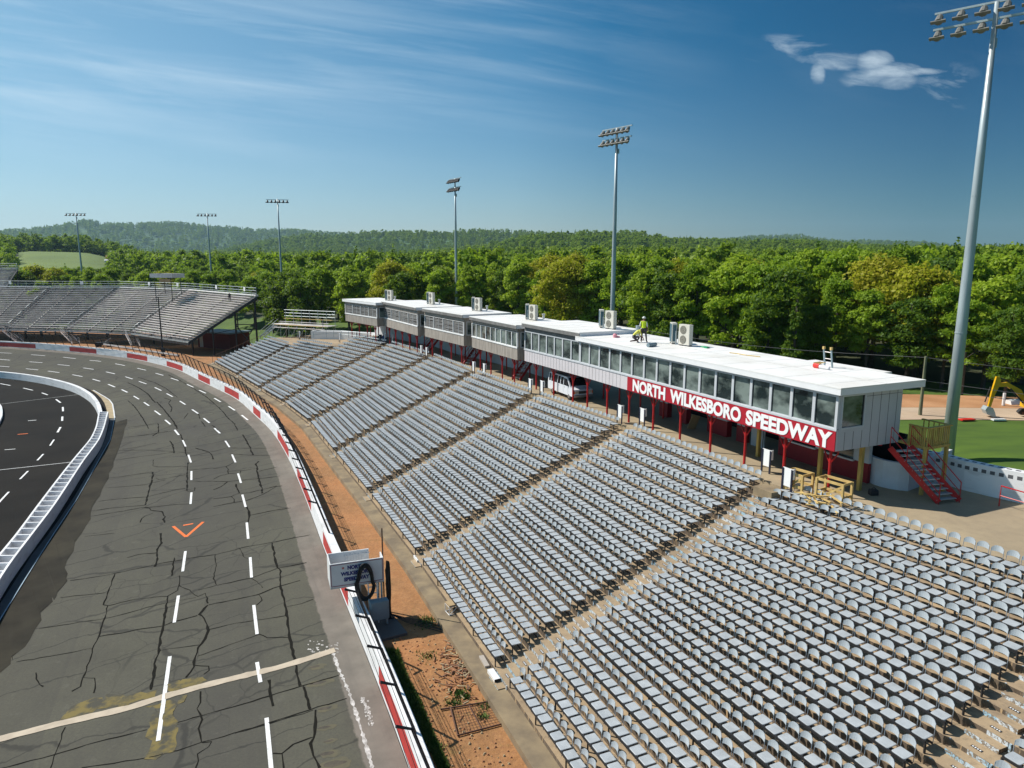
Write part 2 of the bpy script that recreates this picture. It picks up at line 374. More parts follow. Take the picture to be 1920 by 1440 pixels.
# pair points: for every outer sample find matching inner point (monotone blend of arc length and nearest)
rows=[]; prev=0
for i in range(NT+1):
    so=OS[-1]*i/NT; p=at_len(OB,OS,so)
    best=min((( (at_len(IB,IS,s)-p).length,s) for s in np.arange(prev,min(IS[-1],prev+14),.8)),key=lambda t:t[0])
    si=max(prev,best[1]); si=prev+(si-prev)*.6; prev=si
    q=at_len(IB,IS,si); rows.append((so,p,q))
for so,p,q in rows:
    w=(q-p).length
    for j in range(NC+1):
        t=j/NC; a=p.lerp(q,t); tk.v.append(tuple(a)); uvs.append((so,w*t))
for i in range(NT):
    for j in range(NC):
        a=i*(NC+1)+j; tk.f.append((a,a+1,a+NC+2,a+NC+1)); tk.m.append(0)
me=tk.mesh('racetrack','track'); ul=me.uv_layers.new(name='UVMap')
for lp in me.loops: ul.data[lp.index].uv=uvs[lp.vertex_index]
track=bpy.data.objects.new('racetrack',me); C.objects.link(track); tag(track,'old cracked grey asphalt racing surface curving away',None,None,'structure')
for p in me.polygons: p.use_smooth=True
if me.polygons[0].normal.z<0: me.flip_normals()
tb=BVHTree.FromPolygons([Vector(v) for v in tk.v],tk.f)
O=Vector((0,0,H))
def ON(u,v,lift=.006):
    r=tb.ray_cast(O,RAY(u,v))
    if r[0] is None: return PX(u,v,ZI+lift)
    return r[0]+Vector((0,0,lift))
def ribbon(mb,P,w,mi=0,jit=0):
    out=[];L=[];R=[]
    for i,p in enumerate(P):
        t=(P[min(i+1,len(P)-1)]-P[max(i-1,0)]); t.z=0
        if t.length<1e-6: t=Vector((1,0,0))
        t.normalize(); n=Vector((t.y,-t.x,0)); ww=(w if not isinstance(w,list) else w[i])*(1+jit*random.uniform(-1,1))/2
        L.append(p-n*ww); R.append(p+n*ww)
    mb.strip(L,R,mi)
def conv(pts,ox,oy,s): return [(ox+x/s,oy+y/s) for x,y in pts]
# ---- cracks
CR=[]
def cs(ox,oy,s,w,*ls):
    for l in ls: CR.append((w,conv(l,ox,oy,s)))
k=3.271
cs(0,1000,k,.05,[(430,290),(640,260),(760,235),(960,190),(1180,150),(1330,130),(1500,85),(1700,50),(1900,10)],[(520,20),(700,0)],[(780,150),(850,130),(960,120)],
 [(705,250),(680,320),(655,380),(635,440),(660,445),(640,520),(625,580),(600,635),(570,710),(545,790),(515,870),(490,940),(440,970)],
 [(600,635),(750,610),(880,585),(1000,570),(1060,545),(1210,505)],[(1100,260),(1100,320),(1160,350),(1210,390),(1260,370),(1275,430)],
 [(1320,130),(1325,200),(1310,280),(1330,320),(1215,350)],[(1330,320),(1540,275),(1700,215),(1880,180)],[(1280,440),(1450,405),(1590,375),(1680,335),(1840,290)],
 [(1230,970),(1225,1040),(1205,1080),(1245,1140),(1220,1200),(1235,1280)],[(1860,940),(1880,1000),(1900,1080)],[(1730,1355),(1740,1440)],[(220,855),(240,930),(265,940)])
cs(0,1000,k,.03,[(100,790),(300,755),(570,705)],[(240,585),(430,555),(640,525),(760,495),(900,455),(1010,430),(1200,395)],[(370,395),(500,380),(650,365)],
 [(660,445),(830,405),(1030,385),(1090,350),(1100,320)],[(1760,450),(1850,430),(1920,405)],[(1285,590),(1450,550),(1600,530),(1755,505)],[(1210,755),(1350,705),(1500,650),(1590,620),(1640,640),(1780,640)],
 [(980,720),(1100,700),(1220,685)],[(1470,95),(1500,150),(1540,160)],[(1540,275),(1590,310),(1610,335)],[(1590,380),(1605,410),(1575,440)],[(1190,810),(1280,815),(1280,840),(1250,865)],
 [(510,885),(580,890),(590,920),(575,980)],[(-30,1450),(330,1360),(600,1280),(900,1205)],[(400,1190),(340,1340),(310,1440)],[(1090,1160),(1240,1115),(1500,1045),(1700,985),(1860,935),(1920,920)],
 [(500,1440),(900,1380),(1090,1330),(1240,1280),(1500,1210),(1730,1145),(1920,1085)],[(1240,1285),(1300,1275),(1280,1310),(1215,1355),(1220,1400),(1200,1440)],[(1675,1350),(1730,1355),(1800,1290),(1920,1250)])
cs(0,1000,k,.10,[(985,0),(990,60),(960,110),(965,160),(950,205)],[(1070,150),(1055,260)],[(1030,385),(1015,480),(1000,570),(985,640),(975,720),(950,800),(940,880),(925,960)],
 [(1275,440),(1220,500),(1240,510),(1270,560),(1280,600),(1260,650),(1220,700),(1195,760),(1190,820),(1140,885)],
 [(1670,60),(1685,150),(1700,210),(1720,220),(1720,320),(1740,400),(1760,500),(1770,600),(1790,700),(1810,790),(1840,935)],[(1650,900),(1660,1000),(1675,1060)])
cs(440,1160,5.144,.09,[(665,660),(690,750),(725,870)],[(780,880),(770,1100),(740,1200),(760,1320),(820,1440)])
cs(440,1160,5.144,.035,[(0,850),(340,745),(620,655),(850,590),(1010,545)],[(0,1105),(340,1000),(720,880),(1080,770)],[(370,1300),(460,1300),(560,1210),(740,1145)])
cs(160,800,8,.05,[(580,160),(800,140),(1050,115),(1300,65)],[(550,340),(750,315),(1000,260),(1060,250)],[(500,360),(900,350),(1250,370),(1580,395)],[(450,505),(700,465),(1000,430),(1330,385)],
 [(320,775),(550,750),(800,710),(1010,680)],[(1020,500),(1015,590),(1100,605),(1400,600),(1540,600)],[(200,1120),(550,1080),(930,1055),(1080,1015),(1300,960),(1500,925)],[(70,1270),(400,1220),(880,1180)],
 [(80,1345),(500,1280),(850,1215),(1050,1200),(1400,1165),(1560,1160)],[(1530,970),(1640,960),(1640,910)],[(1600,815),(1750,825),(1920,815)],[(1550,650),(1700,640),(1920,620)],
 [(820,1440),(840,1380),(900,1340),(1010,1300)],[(1060,770),(1100,800),(1500,720)],[(300,920),(600,900),(900,870),(1200,800)],[(1540,450),(1700,420),(1920,370)])
cs(160,800,8,.11,[(1270,215),(1310,270),(1320,330),(1330,400)],[(1010,680),(1015,740),(990,830),(960,930),(930,1060),(895,1180)],[(890,1215),(975,1225),(975,1255),(1150,1275),(1170,1320),(1200,1350),(1175,1390),(1190,1440)],
 [(1430,110),(1450,180),(1500,340),(1510,400),(1530,440)],[(1540,540),(1535,600),(1530,720),(1525,960)],[(1650,320),(1850,380),(1900,430),(1920,490)])
cs(400,800,8,.06,[(0,375),(210,320),(540,325),(650,325),(800,325)],[(240,410),(600,430),(850,430)],[(190,600),(230,640),(215,680),(230,700),(400,700),(415,660)],[(0,630),(190,600),(300,540)],[(230,670),(450,660),(650,625)],
 [(230,705),(100,740),(0,790)],[(0,820),(200,825),(400,805),(600,790),(780,770),(1000,740)],[(0,1085),(270,1050),(380,1000),(520,995),(780,935),(950,890)],[(270,1050),(315,1090),(310,1140)],
 [(0,1200),(300,1140),(500,1110),(740,1020),(940,900),(1030,890)],[(545,1330),(750,1290),(1000,1240),(1160,1220)],[(690,670),(800,640),(950,610)],[(0,950),(120,900),(210,830)])
cs(400,800,8,.12,[(440,120),(500,220),(550,310),(570,370),(600,430)],[(680,520),(640,560),(660,620),(655,680),(680,760),(700,850),(730,920),(735,1000)],[(340,860),(360,940),(390,1000)],[(500,1205),(540,1280),(545,1340),(520,1440)])
cs(240,640,8,.16,[(0,620),(150,690),(300,790),(370,880),(410,920)],[(430,910),(520,1000),(600,1100),(680,1200),(740,1310)])
cs(240,640,8,.10,[(0,890),(100,980),(180,1090),(250,1200),(310,1310)],[(540,850),(640,880),(610,930),(660,1000),(640,1060)],[(150,540),(400,620),(560,700),(740,840)],
 [(600,500),(800,600),(1000,720),(1200,850),(1400,1030),(1500,1150),(1600,1240),(1640,1340)],[(1060,1090),(1080,1160)],[(900,1080),(840,1160)],[(1100,1200),(1160,1280)],[(1260,1260),(1310,1290),(1380,1380)],
 [(450,1230),(460,1360),(370,1420)],[(0,1290),(250,1260),(450,1230)],[(140,1420),(600,1350)])
ck=MB()
for w,pl in CR:
    P=[ON(u,v,.012) for u,v in pl]; P=resample(P,.35)
    for i in range(1,len(P)-1): P[i]+=Vector((random.uniform(-1,1),random.uniform(-1,1),0))*.035
    ribbon(ck,P,w*.88+.012,0,.55)
tag(ck.build('crack_seal','crack',fixn=False),'dark tar filled cracks running over the grey asphalt',None,None,'structure')
# ---- lane dashes
dash=MB()
def D(ox,oy,s,lst,mi=0,w=.14):
    for a,b,c,d in lst:
        p=ON(ox+a/s,oy+b/s,.02); q=ON(ox+c/s,oy+d/s,.02); n=max(1,int((q-p).length/1.5)); 
        P=[ON(ox+(a+(c-a)*i/n)/s,oy+(b+(d-b)*i/n)/s,.02) for i in range(n+1)]
        ribbon(dash,P,w,mi)
D(0,640,8,[(-40,170,175,180),(470,202,675,216),(950,240,1135,260),(1345,285,1515,302),(1730,338,1872,364),(-40,267,150,284),(440,307,638,322),(865,349,1045,367),(1250,399,1405,422),(1590,459,1722,489),
 (-40,370,140,385),(388,412,575,430),(720,447,888,470),(1085,502,1235,530),(1390,568,1500,600),(1622,645,1725,688),(1825,725,1912,767)],0,.22)
D(240,640,8,[(140,405,270,435),(415,480,528,512),(645,553,757,590),(885,647,980,690),(1068,735,1167,780),(1295,855,1390,910),(1508,975,1603,1037),(1705,1108,1798,1183),
 (-40,532,68,567),(165,602,275,640),(402,693,500,740),(580,785,670,832),(778,898,860,950),(962,1025,1052,1085),(1135,1155,1222,1225),(1297,1305,1380,1382),
 (85,822,165,870),(240,917,316,968),(400,1042,488,1107),(557,1180,637,1248),(700,1330,762,1407)],0,.18)
D(160,800,8,[(1460,205,1505,300),(1545,425,1585,540),(1592,670,1590,803),(1592,990,1578,1163)],0,.15)
D(400,800,8,[(180,215,243,310),(280,420,333,538),(370,705,415,847),(435,1022,485,1208)],0,.15)
D(280,960,4.8,[(325,355,300,537),(262,755,225,997),(877,97,890,243),(908,410,920,592),(940,840,970,1102)],0,.15)
D(180,1180,5.5375,[(767,283,645,1162),(1672,345,1708,553)],0,.155)
D(440,1160,5.144,[(308,960,362,1560)],0,.155)
D(0,700,4,[(810,575,862,572)],1,.2)
sf=[(-120,1409),(0,1386),(100,1360),(180,1341.6),(240,1328),(306,1307),(378,1287),(451,1269),(518,1253),(572,1237),(628,1219)]
ribbon(dash,resample([ON(u,v,.018) for u,v in sf],.25),.42,2,.12)
M['sfline']=mat('start_line_paint',(.50,.42,.32),.8,c2=(.40,.33,.25),scale=2)
ribbon(dash,resample([ON(u,v,.008) for u,v in conv([(950,330),(1000,480),(1100,700),(1180,940),(1230,1100),(1290,1300),(1330,1450)],440,1160,5.144)],.12),.10,1 if 0 else 3,.9)
M['paintscuff']=mat('scuffed_paint',(.62,.60,.58),.8,c2=(.3,.28,.26),scale=6)
for a,b,c,d in [(215,130,330,225),(330,225,485,90),(305,122,395,106)]:
    ribbon(dash,[ON(280+a/4.8,960+b/4.8,.014),ON(280+c/4.8,960+d/4.8,.014)],.19,4)
def blob(mb,cx,cy,rx,ry,mi,ang=0,n=14,lift=.007):
    P=[]
    for i in range(n):
        t=2*PI*i/n; r=random.uniform(.75,1.15); x=math.cos(t)*rx*r; y=math.sin(t)*ry*r
        P.append(ON(cx+x*math.cos(ang)-y*math.sin(ang),cy+x*math.sin(ang)+y*math.cos(ang),lift))
    mb.add(P,[tuple(range(n))],mi)
for i,(x,y,rx,ry) in enumerate([(770,465,60,14),(800,620,90,17),(870,865,70,18),(860,1050,62,16),(905,1180,50,13),(900,1300,80,22),(960,1400,120,34)]):
    blob(dash,440+(x+25)/5.144,1160+y/5.144,rx*1.5/5.144,ry*1.8/5.144,6,-.2,lift=.005); blob(dash,440+x/5.144,1160+y/5.144,rx/5.144,ry*.8/5.144,5,-.2)
for i in range(60):
    t=random.random(); blob(dash,440+(1235+90*t+random.gauss(0,16))/5.144,1160+(760+270*t)/5.144,random.uniform(1,3.5)*(1-.5*t),random.uniform(.8,2.4),3,lift=.009)
for i in range(40):
    blob(dash,440+random.uniform(700,1000)/5.144,1160+random.uniform(210,330)/5.144,random.uniform(.6,3),random.uniform(.4,1.5),3,lift=.009)
mossA=conv([(-400,960),(-250,800),(0,700),(140,680),(350,670),(560,640),(760,560),(950,510),(1140,510),(1150,560),(900,630),(700,700),(480,750),(250,800),(0,850),(-200,920)],180,1180,5.5375)
mossB=conv([(500,800),(960,690),(950,740),(840,800),(840,960),(830,1100),(830,1260),(620,1370),(540,1330),(580,1200),(550,1060),(600,900)],180,1180,5.5375)
M['moss']=mat('olive_moss',(.17,.13,.04),.95,c2=(.060,.056,.040),scale=1.8,thr=(.42,.58),bmp=.4,detail=8)
for pl in (mossA,mossB):
    P=resample([ON(u,v,.006) for u,v in pl+[pl[0]]],.3)[:-1]
    P=[p+Vector((random.uniform(-.16,.16),random.uniform(-.16,.16),0)) for p in P]
    bm=bmesh.new(); f=bm.faces.new([bm.verts.new(p) for p in P]); bmesh.ops.triangulate(bm,faces=[f]); bm.verts.index_update()
    dash.add([v.co for v in bm.verts],[tuple(v.index for v in f.verts) for f in bm.faces],7); bm.free()
tag(dash.build('track_markings',['tirelines','oldline','sfline','paintscuff','orange','stainbr','stainol','moss'],fixn=False),'white lane dashes, start line and stains on the asphalt',None,None,'structure')
# ---- dark patch, painted shade of the pit wall, kerb along the inner edge
inn=MB()
def onz(pts,z): return [PX(u,v,z) for u,v in pts]
patch_o=[(110,1400),(0,1262),(55,1196),(92,1131),(128,1088),(118,1070),(153,1000),(160,990),(178,950),(195,910),(217,865),(230,815),(238,777),(222,765)]
patch_o=[(-80,1330),(0,1262),(55,1196),(92,1131),(131,1089),(118,1068),(153,1000),(178,950),(195,910),(217,865),(231,815),(238,777)]
patch_i=[(-80,1270),(0,1162),(40,1098),(70,1050),(88,1022),(102,1000),(122,970),(142,940),(165,900),(186,862),(207,825),(215,784)]
A=[ON(u,v,.005) for u,v in patch_o]; B=[ON(u-1.5,v,.005) if tb.ray_cast(O,RAY(u+1,v))[0] else PX(u,v,ZI+.02) for u,v in patch_i]
A2=[];B2=[]
for i in range(len(A)-1):
    for k in range(4): A2.append(A[i].lerp(A[i+1],k/4)+Vector((random.uniform(-.2,.2),random.uniform(-.2,.2),0))); B2.append(B[i].lerp(B[i+1],k/4))
A2=[a+Vector((0,0,.01)) for a in A2]; B2=[b+Vector((0,0,.012)) for b in B2]
inn.strip(A2,B2,0)
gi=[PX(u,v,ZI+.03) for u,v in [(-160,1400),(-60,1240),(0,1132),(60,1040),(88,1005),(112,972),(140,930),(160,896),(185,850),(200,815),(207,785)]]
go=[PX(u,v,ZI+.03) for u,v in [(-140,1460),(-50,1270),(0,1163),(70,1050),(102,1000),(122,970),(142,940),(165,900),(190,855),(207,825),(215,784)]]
inn.strip(gi,go,1)  # shade at the pit wall foot, put into the strip's colour
ribbon(inn,[p+Vector((0,0,.05)) for p in go],.06,2)
tn_o=onz([(215,784),(213.5,772),(211,758),(205,750),(196,744),(187,739),(175,732)],ZI+.03); tn_i=onz([(202,784),(200,768),(196,756),(190,747),(184,741),(178,736),(170,731)],ZI+.03)
inn.strip(tn_o,tn_i,3); ribbon(inn,[p+Vector((0,0,.04)) for p in tn_o],.14,4)
tag(inn.build('track_edge',['patch','wallshade','kerbblue','tan','white'],fixn=False),'dark patched asphalt with painted shade at the foot of the pit wall',None,None,'structure')
# ---- infield pavement
inf=MB(); far=[p.copy() for p in IB]
Q=[Vector((p.x-90-abs(p.x)*.3, min(p.y,95)*.9,ZI-.03)) for p in IB]
inf.strip([Vector((p.x+.5,p.y,ZI-.03)) for p in IB],Q,0)
inf.add([(-400,-60,ZI-.04),(-20,-60,ZI-.04),(-20,60,ZI-.04),(-50,112,ZI-.04),(-400,135,ZI-.04)],[(0,1,2,3,4)],0)
ml=MB()
def DI(ox,oy,s,lst,mi=0,w=.16):
    for a,b,c,d in lst: ribbon(inf,[PX(ox+a/s,oy+b/s,ZI-.015),PX(ox+c/s,oy+d/s,ZI-.015)],w,mi)
DI(0,640,8,[(0,633,155,662),(350,700,492,734),(628,772,715,803),(840,870,908,920),(942,985,945,1048),(935,1128,932,1192),(908,1285,863,1365),(420,1190,545,1181)],1,.2)
DI(0,640,8,[(0,942,1195,795)],3,.16); DI(0,640,8,[(265,1395,420,1383)],2,.2)
DI(0,700,4,[(405,497,375,542),(325,605,280,652),(210,732,150,793),(66,888,-10,970),(35,573,115,567)],1,.15); DI(0,700,4,[(-20,726,540,665)],1,.1)
tag(inf.build('infield_pavement',['newasphalt','tirelines','orange','oldline'],fixn=False),'fresh black asphalt pit road inside the white wall',None,None,'structure')
# painted island kerb at the far left
ik=MB(); ring=[PX(u,v,ZI) for u,v in [(-12,755),(0,761),(4,766),(5.5,774),(5,784),(2,791),(0,795),(-12,812)]]
ik.strip([p+Vector((0,0,.01)) for p in ring],[p+Vector((0,0,.3)) for p in ring],0); ik.strip([p+Vector((0,0,.3)) for p in ring],[p+Vector((-.4,0,.3)) for p in ring],0)
tag(ik.build('island_kerb','white'),'low white kerb ring round the infield island','kerb')
# ------------------------------------------------------------------ walls
WH=1.1
def inrng(s,rs): return any(a<=s<=b for a,b in rs)
def s_of(u,v):
    p=PX(u,v,0); return min(range(len(OB)),key=lambda i:(OB[i]-p).length)
red_px=[((-60,650),(-22,650)),((9,650.5),(69,654)),((130,659),(182,664)),((232,671),(276,678)),((314,687),(344,697)),((370,712),(392,722)),((421,736),(451,751)),((473,776),(490,790)),((522,826),(541,860)),((557,896),(582,958)),((608,1033),(655,1150)),((712,1290),(785,1490))]
reds=[tuple(sorted((OS[s_of(*a)] if s_of(*a)<len(OS) else OS[-1],OS[s_of(*b)]))) for a,b in red_px]
cuts=sorted(set([round(x,3) for x in OS]+[x for r in reds for x in r]))
wp=[at_len(OB,OS,s) for s in cuts]; wn=[]
for i in range(len(wp)):
    t=(wp[min(i+1,len(wp)-1)]-wp[max(i-1,0)]).normalized(); wn.append(Vector((t.y,-t.x,0)))
ow=MB(); z=Vector((0,0,1))
for i in range(len(wp)-1):
    a,b,na,nb=wp[i],wp[i+1],wn[i],wn[i+1]; r=inrng((cuts[i]+cuts[i+1])/2,reds)
    def ring4(p,n): return [p-z*.3, p+n*.06+z*.06, p+n*.08+z*(WH*.80), p+n*.09+z*WH, p+n*.50+z*WH, p+n*.54-z*.3]
    A=ring4(a,na); B=ring4(b,nb)
    for j in range(5): ow.add([A[j],B[j],B[j+1],A[j+1]],[(0,1,2,3)],1 if (r and j==1) else 0)
walls=ow.build('track_wall',['wallwhite','stripered'],fixn=False); tag(walls,'curved white concrete outer wall with red painted panels','wall')
# small drainage notches on the wall top in the turn
nt_=MB()
for i,s in enumerate(np.arange(OS[s_of(440,746)],OS[s_of(100,656)],1.3)):
    p=at_len(OB,OS,s); q=at_len(OB,OS,s+.3); t=(q-p).normalized(); n=Vector((t.y,-t.x,0))
    nt_.add([p+n*.12+z*(WH+.004),p+n*.12+t*.45+z*(WH+.004),p+n*.26+t*.45+z*(WH+.004),p+n*.26+z*(WH+.004)],[(0,1,2,3)],0)
nt_.build('anchor_slots','seam',walls,fixn=False)
# catch fence
fence=thing('catch_fence','black catch fence posts and cables leaning over the outer wall','fence',tuple(OB[4]))
fo=Vector(OB[4]); sp=2.42; s=2.0; n_=0; tops=[];bends=[];bases=[]
S0=OS[s_of(725,1244)]; 
ss=[]; s=S0-2.42*9
GA,GB=OS[s_of(662,1166)],OS[s_of(617,1056)]
while s<OS[-1]-62:
    if not (GA<s<GB): ss.append(s)
    s+=2.42
for s in ss:
    p=at_len(OB,OS,s); q=at_len(OB,OS,s+.3); t=(q-p).normalized(); n=Vector((t.y,-t.x,0))
    base=p+n*.60+z*.25; bend=p-n*.28+z*3.0; tip=p-n*.78+z*3.22
    bases.append(base);bends.append(bend);tops.append(tip)
    pm=MB().tube([base-fo,bend-fo,tip-fo],.055,6); 
    if n_<99: pm.build('post','black',fence)
    n_+=1
cb=MB()
kg=sum(1 for s in ss if s<=GA)
for lo,hi in ((0,kg),(kg,len(ss))):
    for h in (.15,.3,.45,.6,.75,.9):
        L=[(b.lerp(t,h)-fo) for b,t in zip(bases[lo:hi],bends[lo:hi])]; cb.tube(L,.012,3,cap=False)
    for h in (0,.33,.66,1): cb.tube([(b.lerp(t,h)-fo) for b,t in zip(bends[lo:hi],tops[lo:hi])],.011,3,cap=False)
cb.build('cable','black',fence,fixn=False)
ms=MB()   # wire grid
for i in range(len(bases)-1):
    if i==kg-1: ms.build('wire_mesh','black',fence,fixn=False); ms=MB(); continue
    for k in range(6):
        a=bases[i].lerp(bases[i+1],k/6)-fo; b=bends[i].lerp(bends[i+1],k/6)-fo; ms.bar(a,b,.006,.006)
ms.build('wire_mesh','black',fence,fixn=False)
# pit wall
def thick(mb,P,w,z0,z1,mi=0):
    L=offs(P,-w/2); R=offs(P,w/2)
    def zz(Q,h): return [Vector((q.x,q.y,h)) for q in Q]
    a,b,c,d=zz(L,z0),zz(L,z1),zz(R,z1),zz(R,z0)
    mb.strip(a,b,mi); mb.strip(b,c,mi); mb.strip(c,d,mi)
    mb.add([a[0],b[0],c[0],d[0]],[(0,1,2,3)],mi); mb.add([a[-1],b[-1],c[-1],d[-1]],[(0,1,2,3)],mi)
pw=thing('pit_wall','white pit wall with open ladder-like top curving round the infield','wall',(-30,46,ZI)); po=Vector((-30,46,ZI))
ZT=ZI+1.0
fw=[PX(u,v,ZT) for u,v in [(-120,690),(-60,693),(0,696.5),(44,701),(87,708),(125,717),(150,726),(172,740),(184,756),(188,772)]]
fw=smooth_line(resample(fw,1.5),3)
m_=MB(); thick(m_,[p-po for p in fw],.42,0,1.0); m_.build('barrier','wallwhite',pw)
To=[PX(u,v,ZT) for u,v in [(-190,1400),(-70,1200),(0,1081),(12,1062),(60,1000),(100,948),(131,901),(155,864),(185,825),(195,800),(202,772)]]
Ti=[PX(u,v,ZT) for u,v in [(-230,1400),(-105,1200),(-40,1092),(-28,1072),(30,1003),(69,950),(107,900),(137,862),(171,822),(181,800),(186,772)]]
To=smooth_line(resample(To,1.2),3); Ti=smooth_line(resample(Ti,1.2),3)
m_=MB(); thick(m_,[p-po for p in To],.13,0,1.0); m_.build('outer_wall','wallwhite',pw)
m_=MB(); thick(m_,[p-po for p in Ti],.13,0,1.0); m_.build('inner_wall','wallwhite',pw)
SO=lens(To); SI=lens(Ti); m_=MB(); n=int(SO[-1]/1.15)
for i in range(n+1):
    a=at_len(To,SO,SO[-1]*i/n)-po; b=at_len(Ti,SI,SI[-1]*i/n)-po; m_.bar(Vector((a.x,a.y,.5)),Vector((b.x,b.y,.5)),.12,.985)
fl=MB(); fl.strip([Vector(((at_len(To,SO,SO[-1]*i/60)-po).x,(at_len(To,SO,SO[-1]*i/60)-po).y,.45)) for i in range(61)],[Vector(((at_len(Ti,SI,SI[-1]*i/60)-po).x,(at_len(Ti,SI,SI[-1]*i/60)-po).y,.45)) for i in range(61)])
fl.build('trough_floor','wallwhite',pw); m_.build('partitions','wallwhite',pw)
# ------------------------------------------------------------------ grandstand
N=19; RISE=5.5/N
def V2(x,y): return Vector((x,y,0))
bot=[V2(9.8,1.2),V2(4.8,13.35)]+[PX(u,v,.5) for u,v in [(940,1270),(785,1050),(692,930),(627,852),(580,794),(531,756),(487,730),(445,705),(400,680)]]
top=[V2(25.2,8.8),V2(19.2,21.35)]+[PX(u,v,6) for u,v in [(1430,915),(1160,805),(992,745),(877,702),(800,670),(722,646),(657,633)]]+[V2(-30.45,106.86),V2(-36.57,115.26)]
for p in bot+top: p.z=0
top=[b_+(t_-b_)*1.065 for b_,t_ in zip(bot,top)]
nrow=[19]*8+[15,13]      # rows in each bay
def gp(i,t,zz): 
    p=bot[i].lerp(top[i],t); return Vector((p.x,p.y,zz))
gs=thing('concrete_grandstand','stained concrete seating terraces rising from the clay strip to the concourse','grandstand',tuple(bot[4]))
go_=Vector(bot[4]); te=MB(); rails=MB()
for b in range(10):
    n=nrow[b]
    # kerb ledge
    o0=bot[b]+(bot[b]-top[b]).normalized()*.95; o1=bot[b+1]+(bot[b+1]-top[b+1]).normalized()*.95
    for k in range(n):
        t0,t1=k/N,(k+1)/N; zt=.5+RISE*k; zb=.32 if k==0 else zt-RISE
        a0,a1=gp(b,t0,zt)-go_,gp(b+1,t0,zt)-go_; c0,c1=gp(b,t1,zt)-go_,gp(b+1,t1,zt)-go_
        te.add([a0-z*(zt-zb),a1-z*(zt-zb),a1,a0],[(0,1,2,3)]); te.add([a0,a1,c1,c0],[(0,1,2,3)])
        dr=(a1-a0).normalized(); nn=Vector((-dr.y,dr.x,0)); nn=nn if nn.dot(c0-a0)>0 else -nn
        L=(a1-a0).length
        p=a0+dr*.79; q=a0+dr*(L-.79); rails.bar(p+nn*.055+z*.36,q+nn*.055+z*.36,.05,.08); rails.bar(p+nn*.40+z*.20,q+nn*.40+z*.20,.05,.05)
        m=int(L/2.5)
        for j in range(m+1):
            r=p.lerp(q,j/m)+nn*.055; rails.bar(r+z*.002,r+z*.33,.05,.05); 
    if n<N:   # end wall of the shortened bays
        t=n/N; zt=.5+RISE*n
        te.add([gp(b,t,zt-RISE)-go_,gp(b+1,t,zt-RISE)-go_,gp(b+1,t,zt+.05)-go_,gp(b,t,zt+.05)-go_],[(0,1,2,3)])
        e=(top[b]-bot[b]).normalized()*9
        te.add([gp(b,t,zt+.05)-go_,gp(b+1,t,zt+.05)-go_,gp(b+1,t,zt+.05)+e-go_,gp(b,t,zt+.05)+e-go_],[(0,1,2,3)])
        te.add([gp(b,t,zt+.05)+e-go_,gp(b+1,t,zt+.05)+e-go_,gp(b+1,t,0)+e-go_,gp(b,t,0)+e-go_],[(0,1,2,3)])
    # side skirts where row count drops or at the end
    te.add([Vector((*(gp(b,0,.5)-go_)[:2],-.3)),Vector((*(gp(b+1,0,.5)-go_)[:2],-.3)),gp(b+1,0,.32)-go_,gp(b,0,.32)-go_],[(0,1,2,3)])
for b,sgn in ((10,1),):
    for k in range(13): 
        zt=.5+RISE*k; a=gp(b,k/N,zt)-go_; c=gp(b,(k+1)/N,zt)-go_; te.add([Vector((a.x,a.y,-.3)),Vector((c.x,c.y,-.3)),c,a],[(0,1,2,3)])
te.build('terrace','terrace',gs)
rl=rails.build('seat_rail','blackm',gs,fixn=False)
kb=MB(); L0=[bot[i]+(bot[i]-top[i]).normalized()*.85 for i in range(11)]
for i in range(10):
    a,b_=L0[i]-go_,L0[i+1]-go_; c,d=bot[i]-go_,bot[i+1]-go_
    zz=.31
    kb.add([Vector((a.x,a.y,zz)),Vector((b_.x,b_.y,zz)),Vector((d.x,d.y,zz+.01)),Vector((c.x,c.y,zz+.01))],[(0,1,2,3)])
    kb.add([Vector((a.x,a.y,-.2)),Vector((b_.x,b_.y,-.2)),Vector((b_.x,b_.y,zz)),Vector((a.x,a.y,zz))],[(0,1,2,3)])
kb.build('kerb_ledge','kerbconc',gs)
# aisles: half steps, painted faces and row plates
for i in range(11):
    nr=min(nrow[max(0,i-1)],nrow[min(9,i)]) if i<10 else 13
    st=MB(); pt=MB()
    if i==0: dr=(bot[0]-bot[1]).normalized()
    elif i==10: dr=(bot[9]-bot[10]).normalized()
    else: dr=(bot[i-1]-bot[i+1]).normalized()
    nv=Vector((-dr.y,dr.x,0)); nv=nv if nv.dot(top[i]-bot[i])>0 else -nv
    for k in range(nr):
        zt=.5+RISE*k; c=gp(i,k/N,zt)-go_
        lo=c-nv*.34; 
        X=Matrix.Translation(lo)@Matrix(((dr.x,nv.x,0,0),(dr.y,nv.y,0,0),(0,0,1,0),(0,0,0,1)))
        st.box((-.50,0,-RISE),(.50,.34,-RISE/2),0,X)
        st.box((-.50,-.004,-RISE),(.50,.0,-RISE/2-.003),1,X)
        st.box((-.52,.333,-RISE/2),(.52,.337,-.003),1,X)
        for sx in (-.62,.56): st.box((sx,.30,-RISE+.003),(sx+.06,.36,.004),1,X)
        st.box((-.16,.55,.003),(.16,.65,.007),2,X)
        for q in range(4): st.box((-.13+q*.07,.575,.007),(-.09+q*.07,.625,.009),3,X)
    st.build('aisle_steps',['terrace','steppaint','blackm','textwhite'],gs)
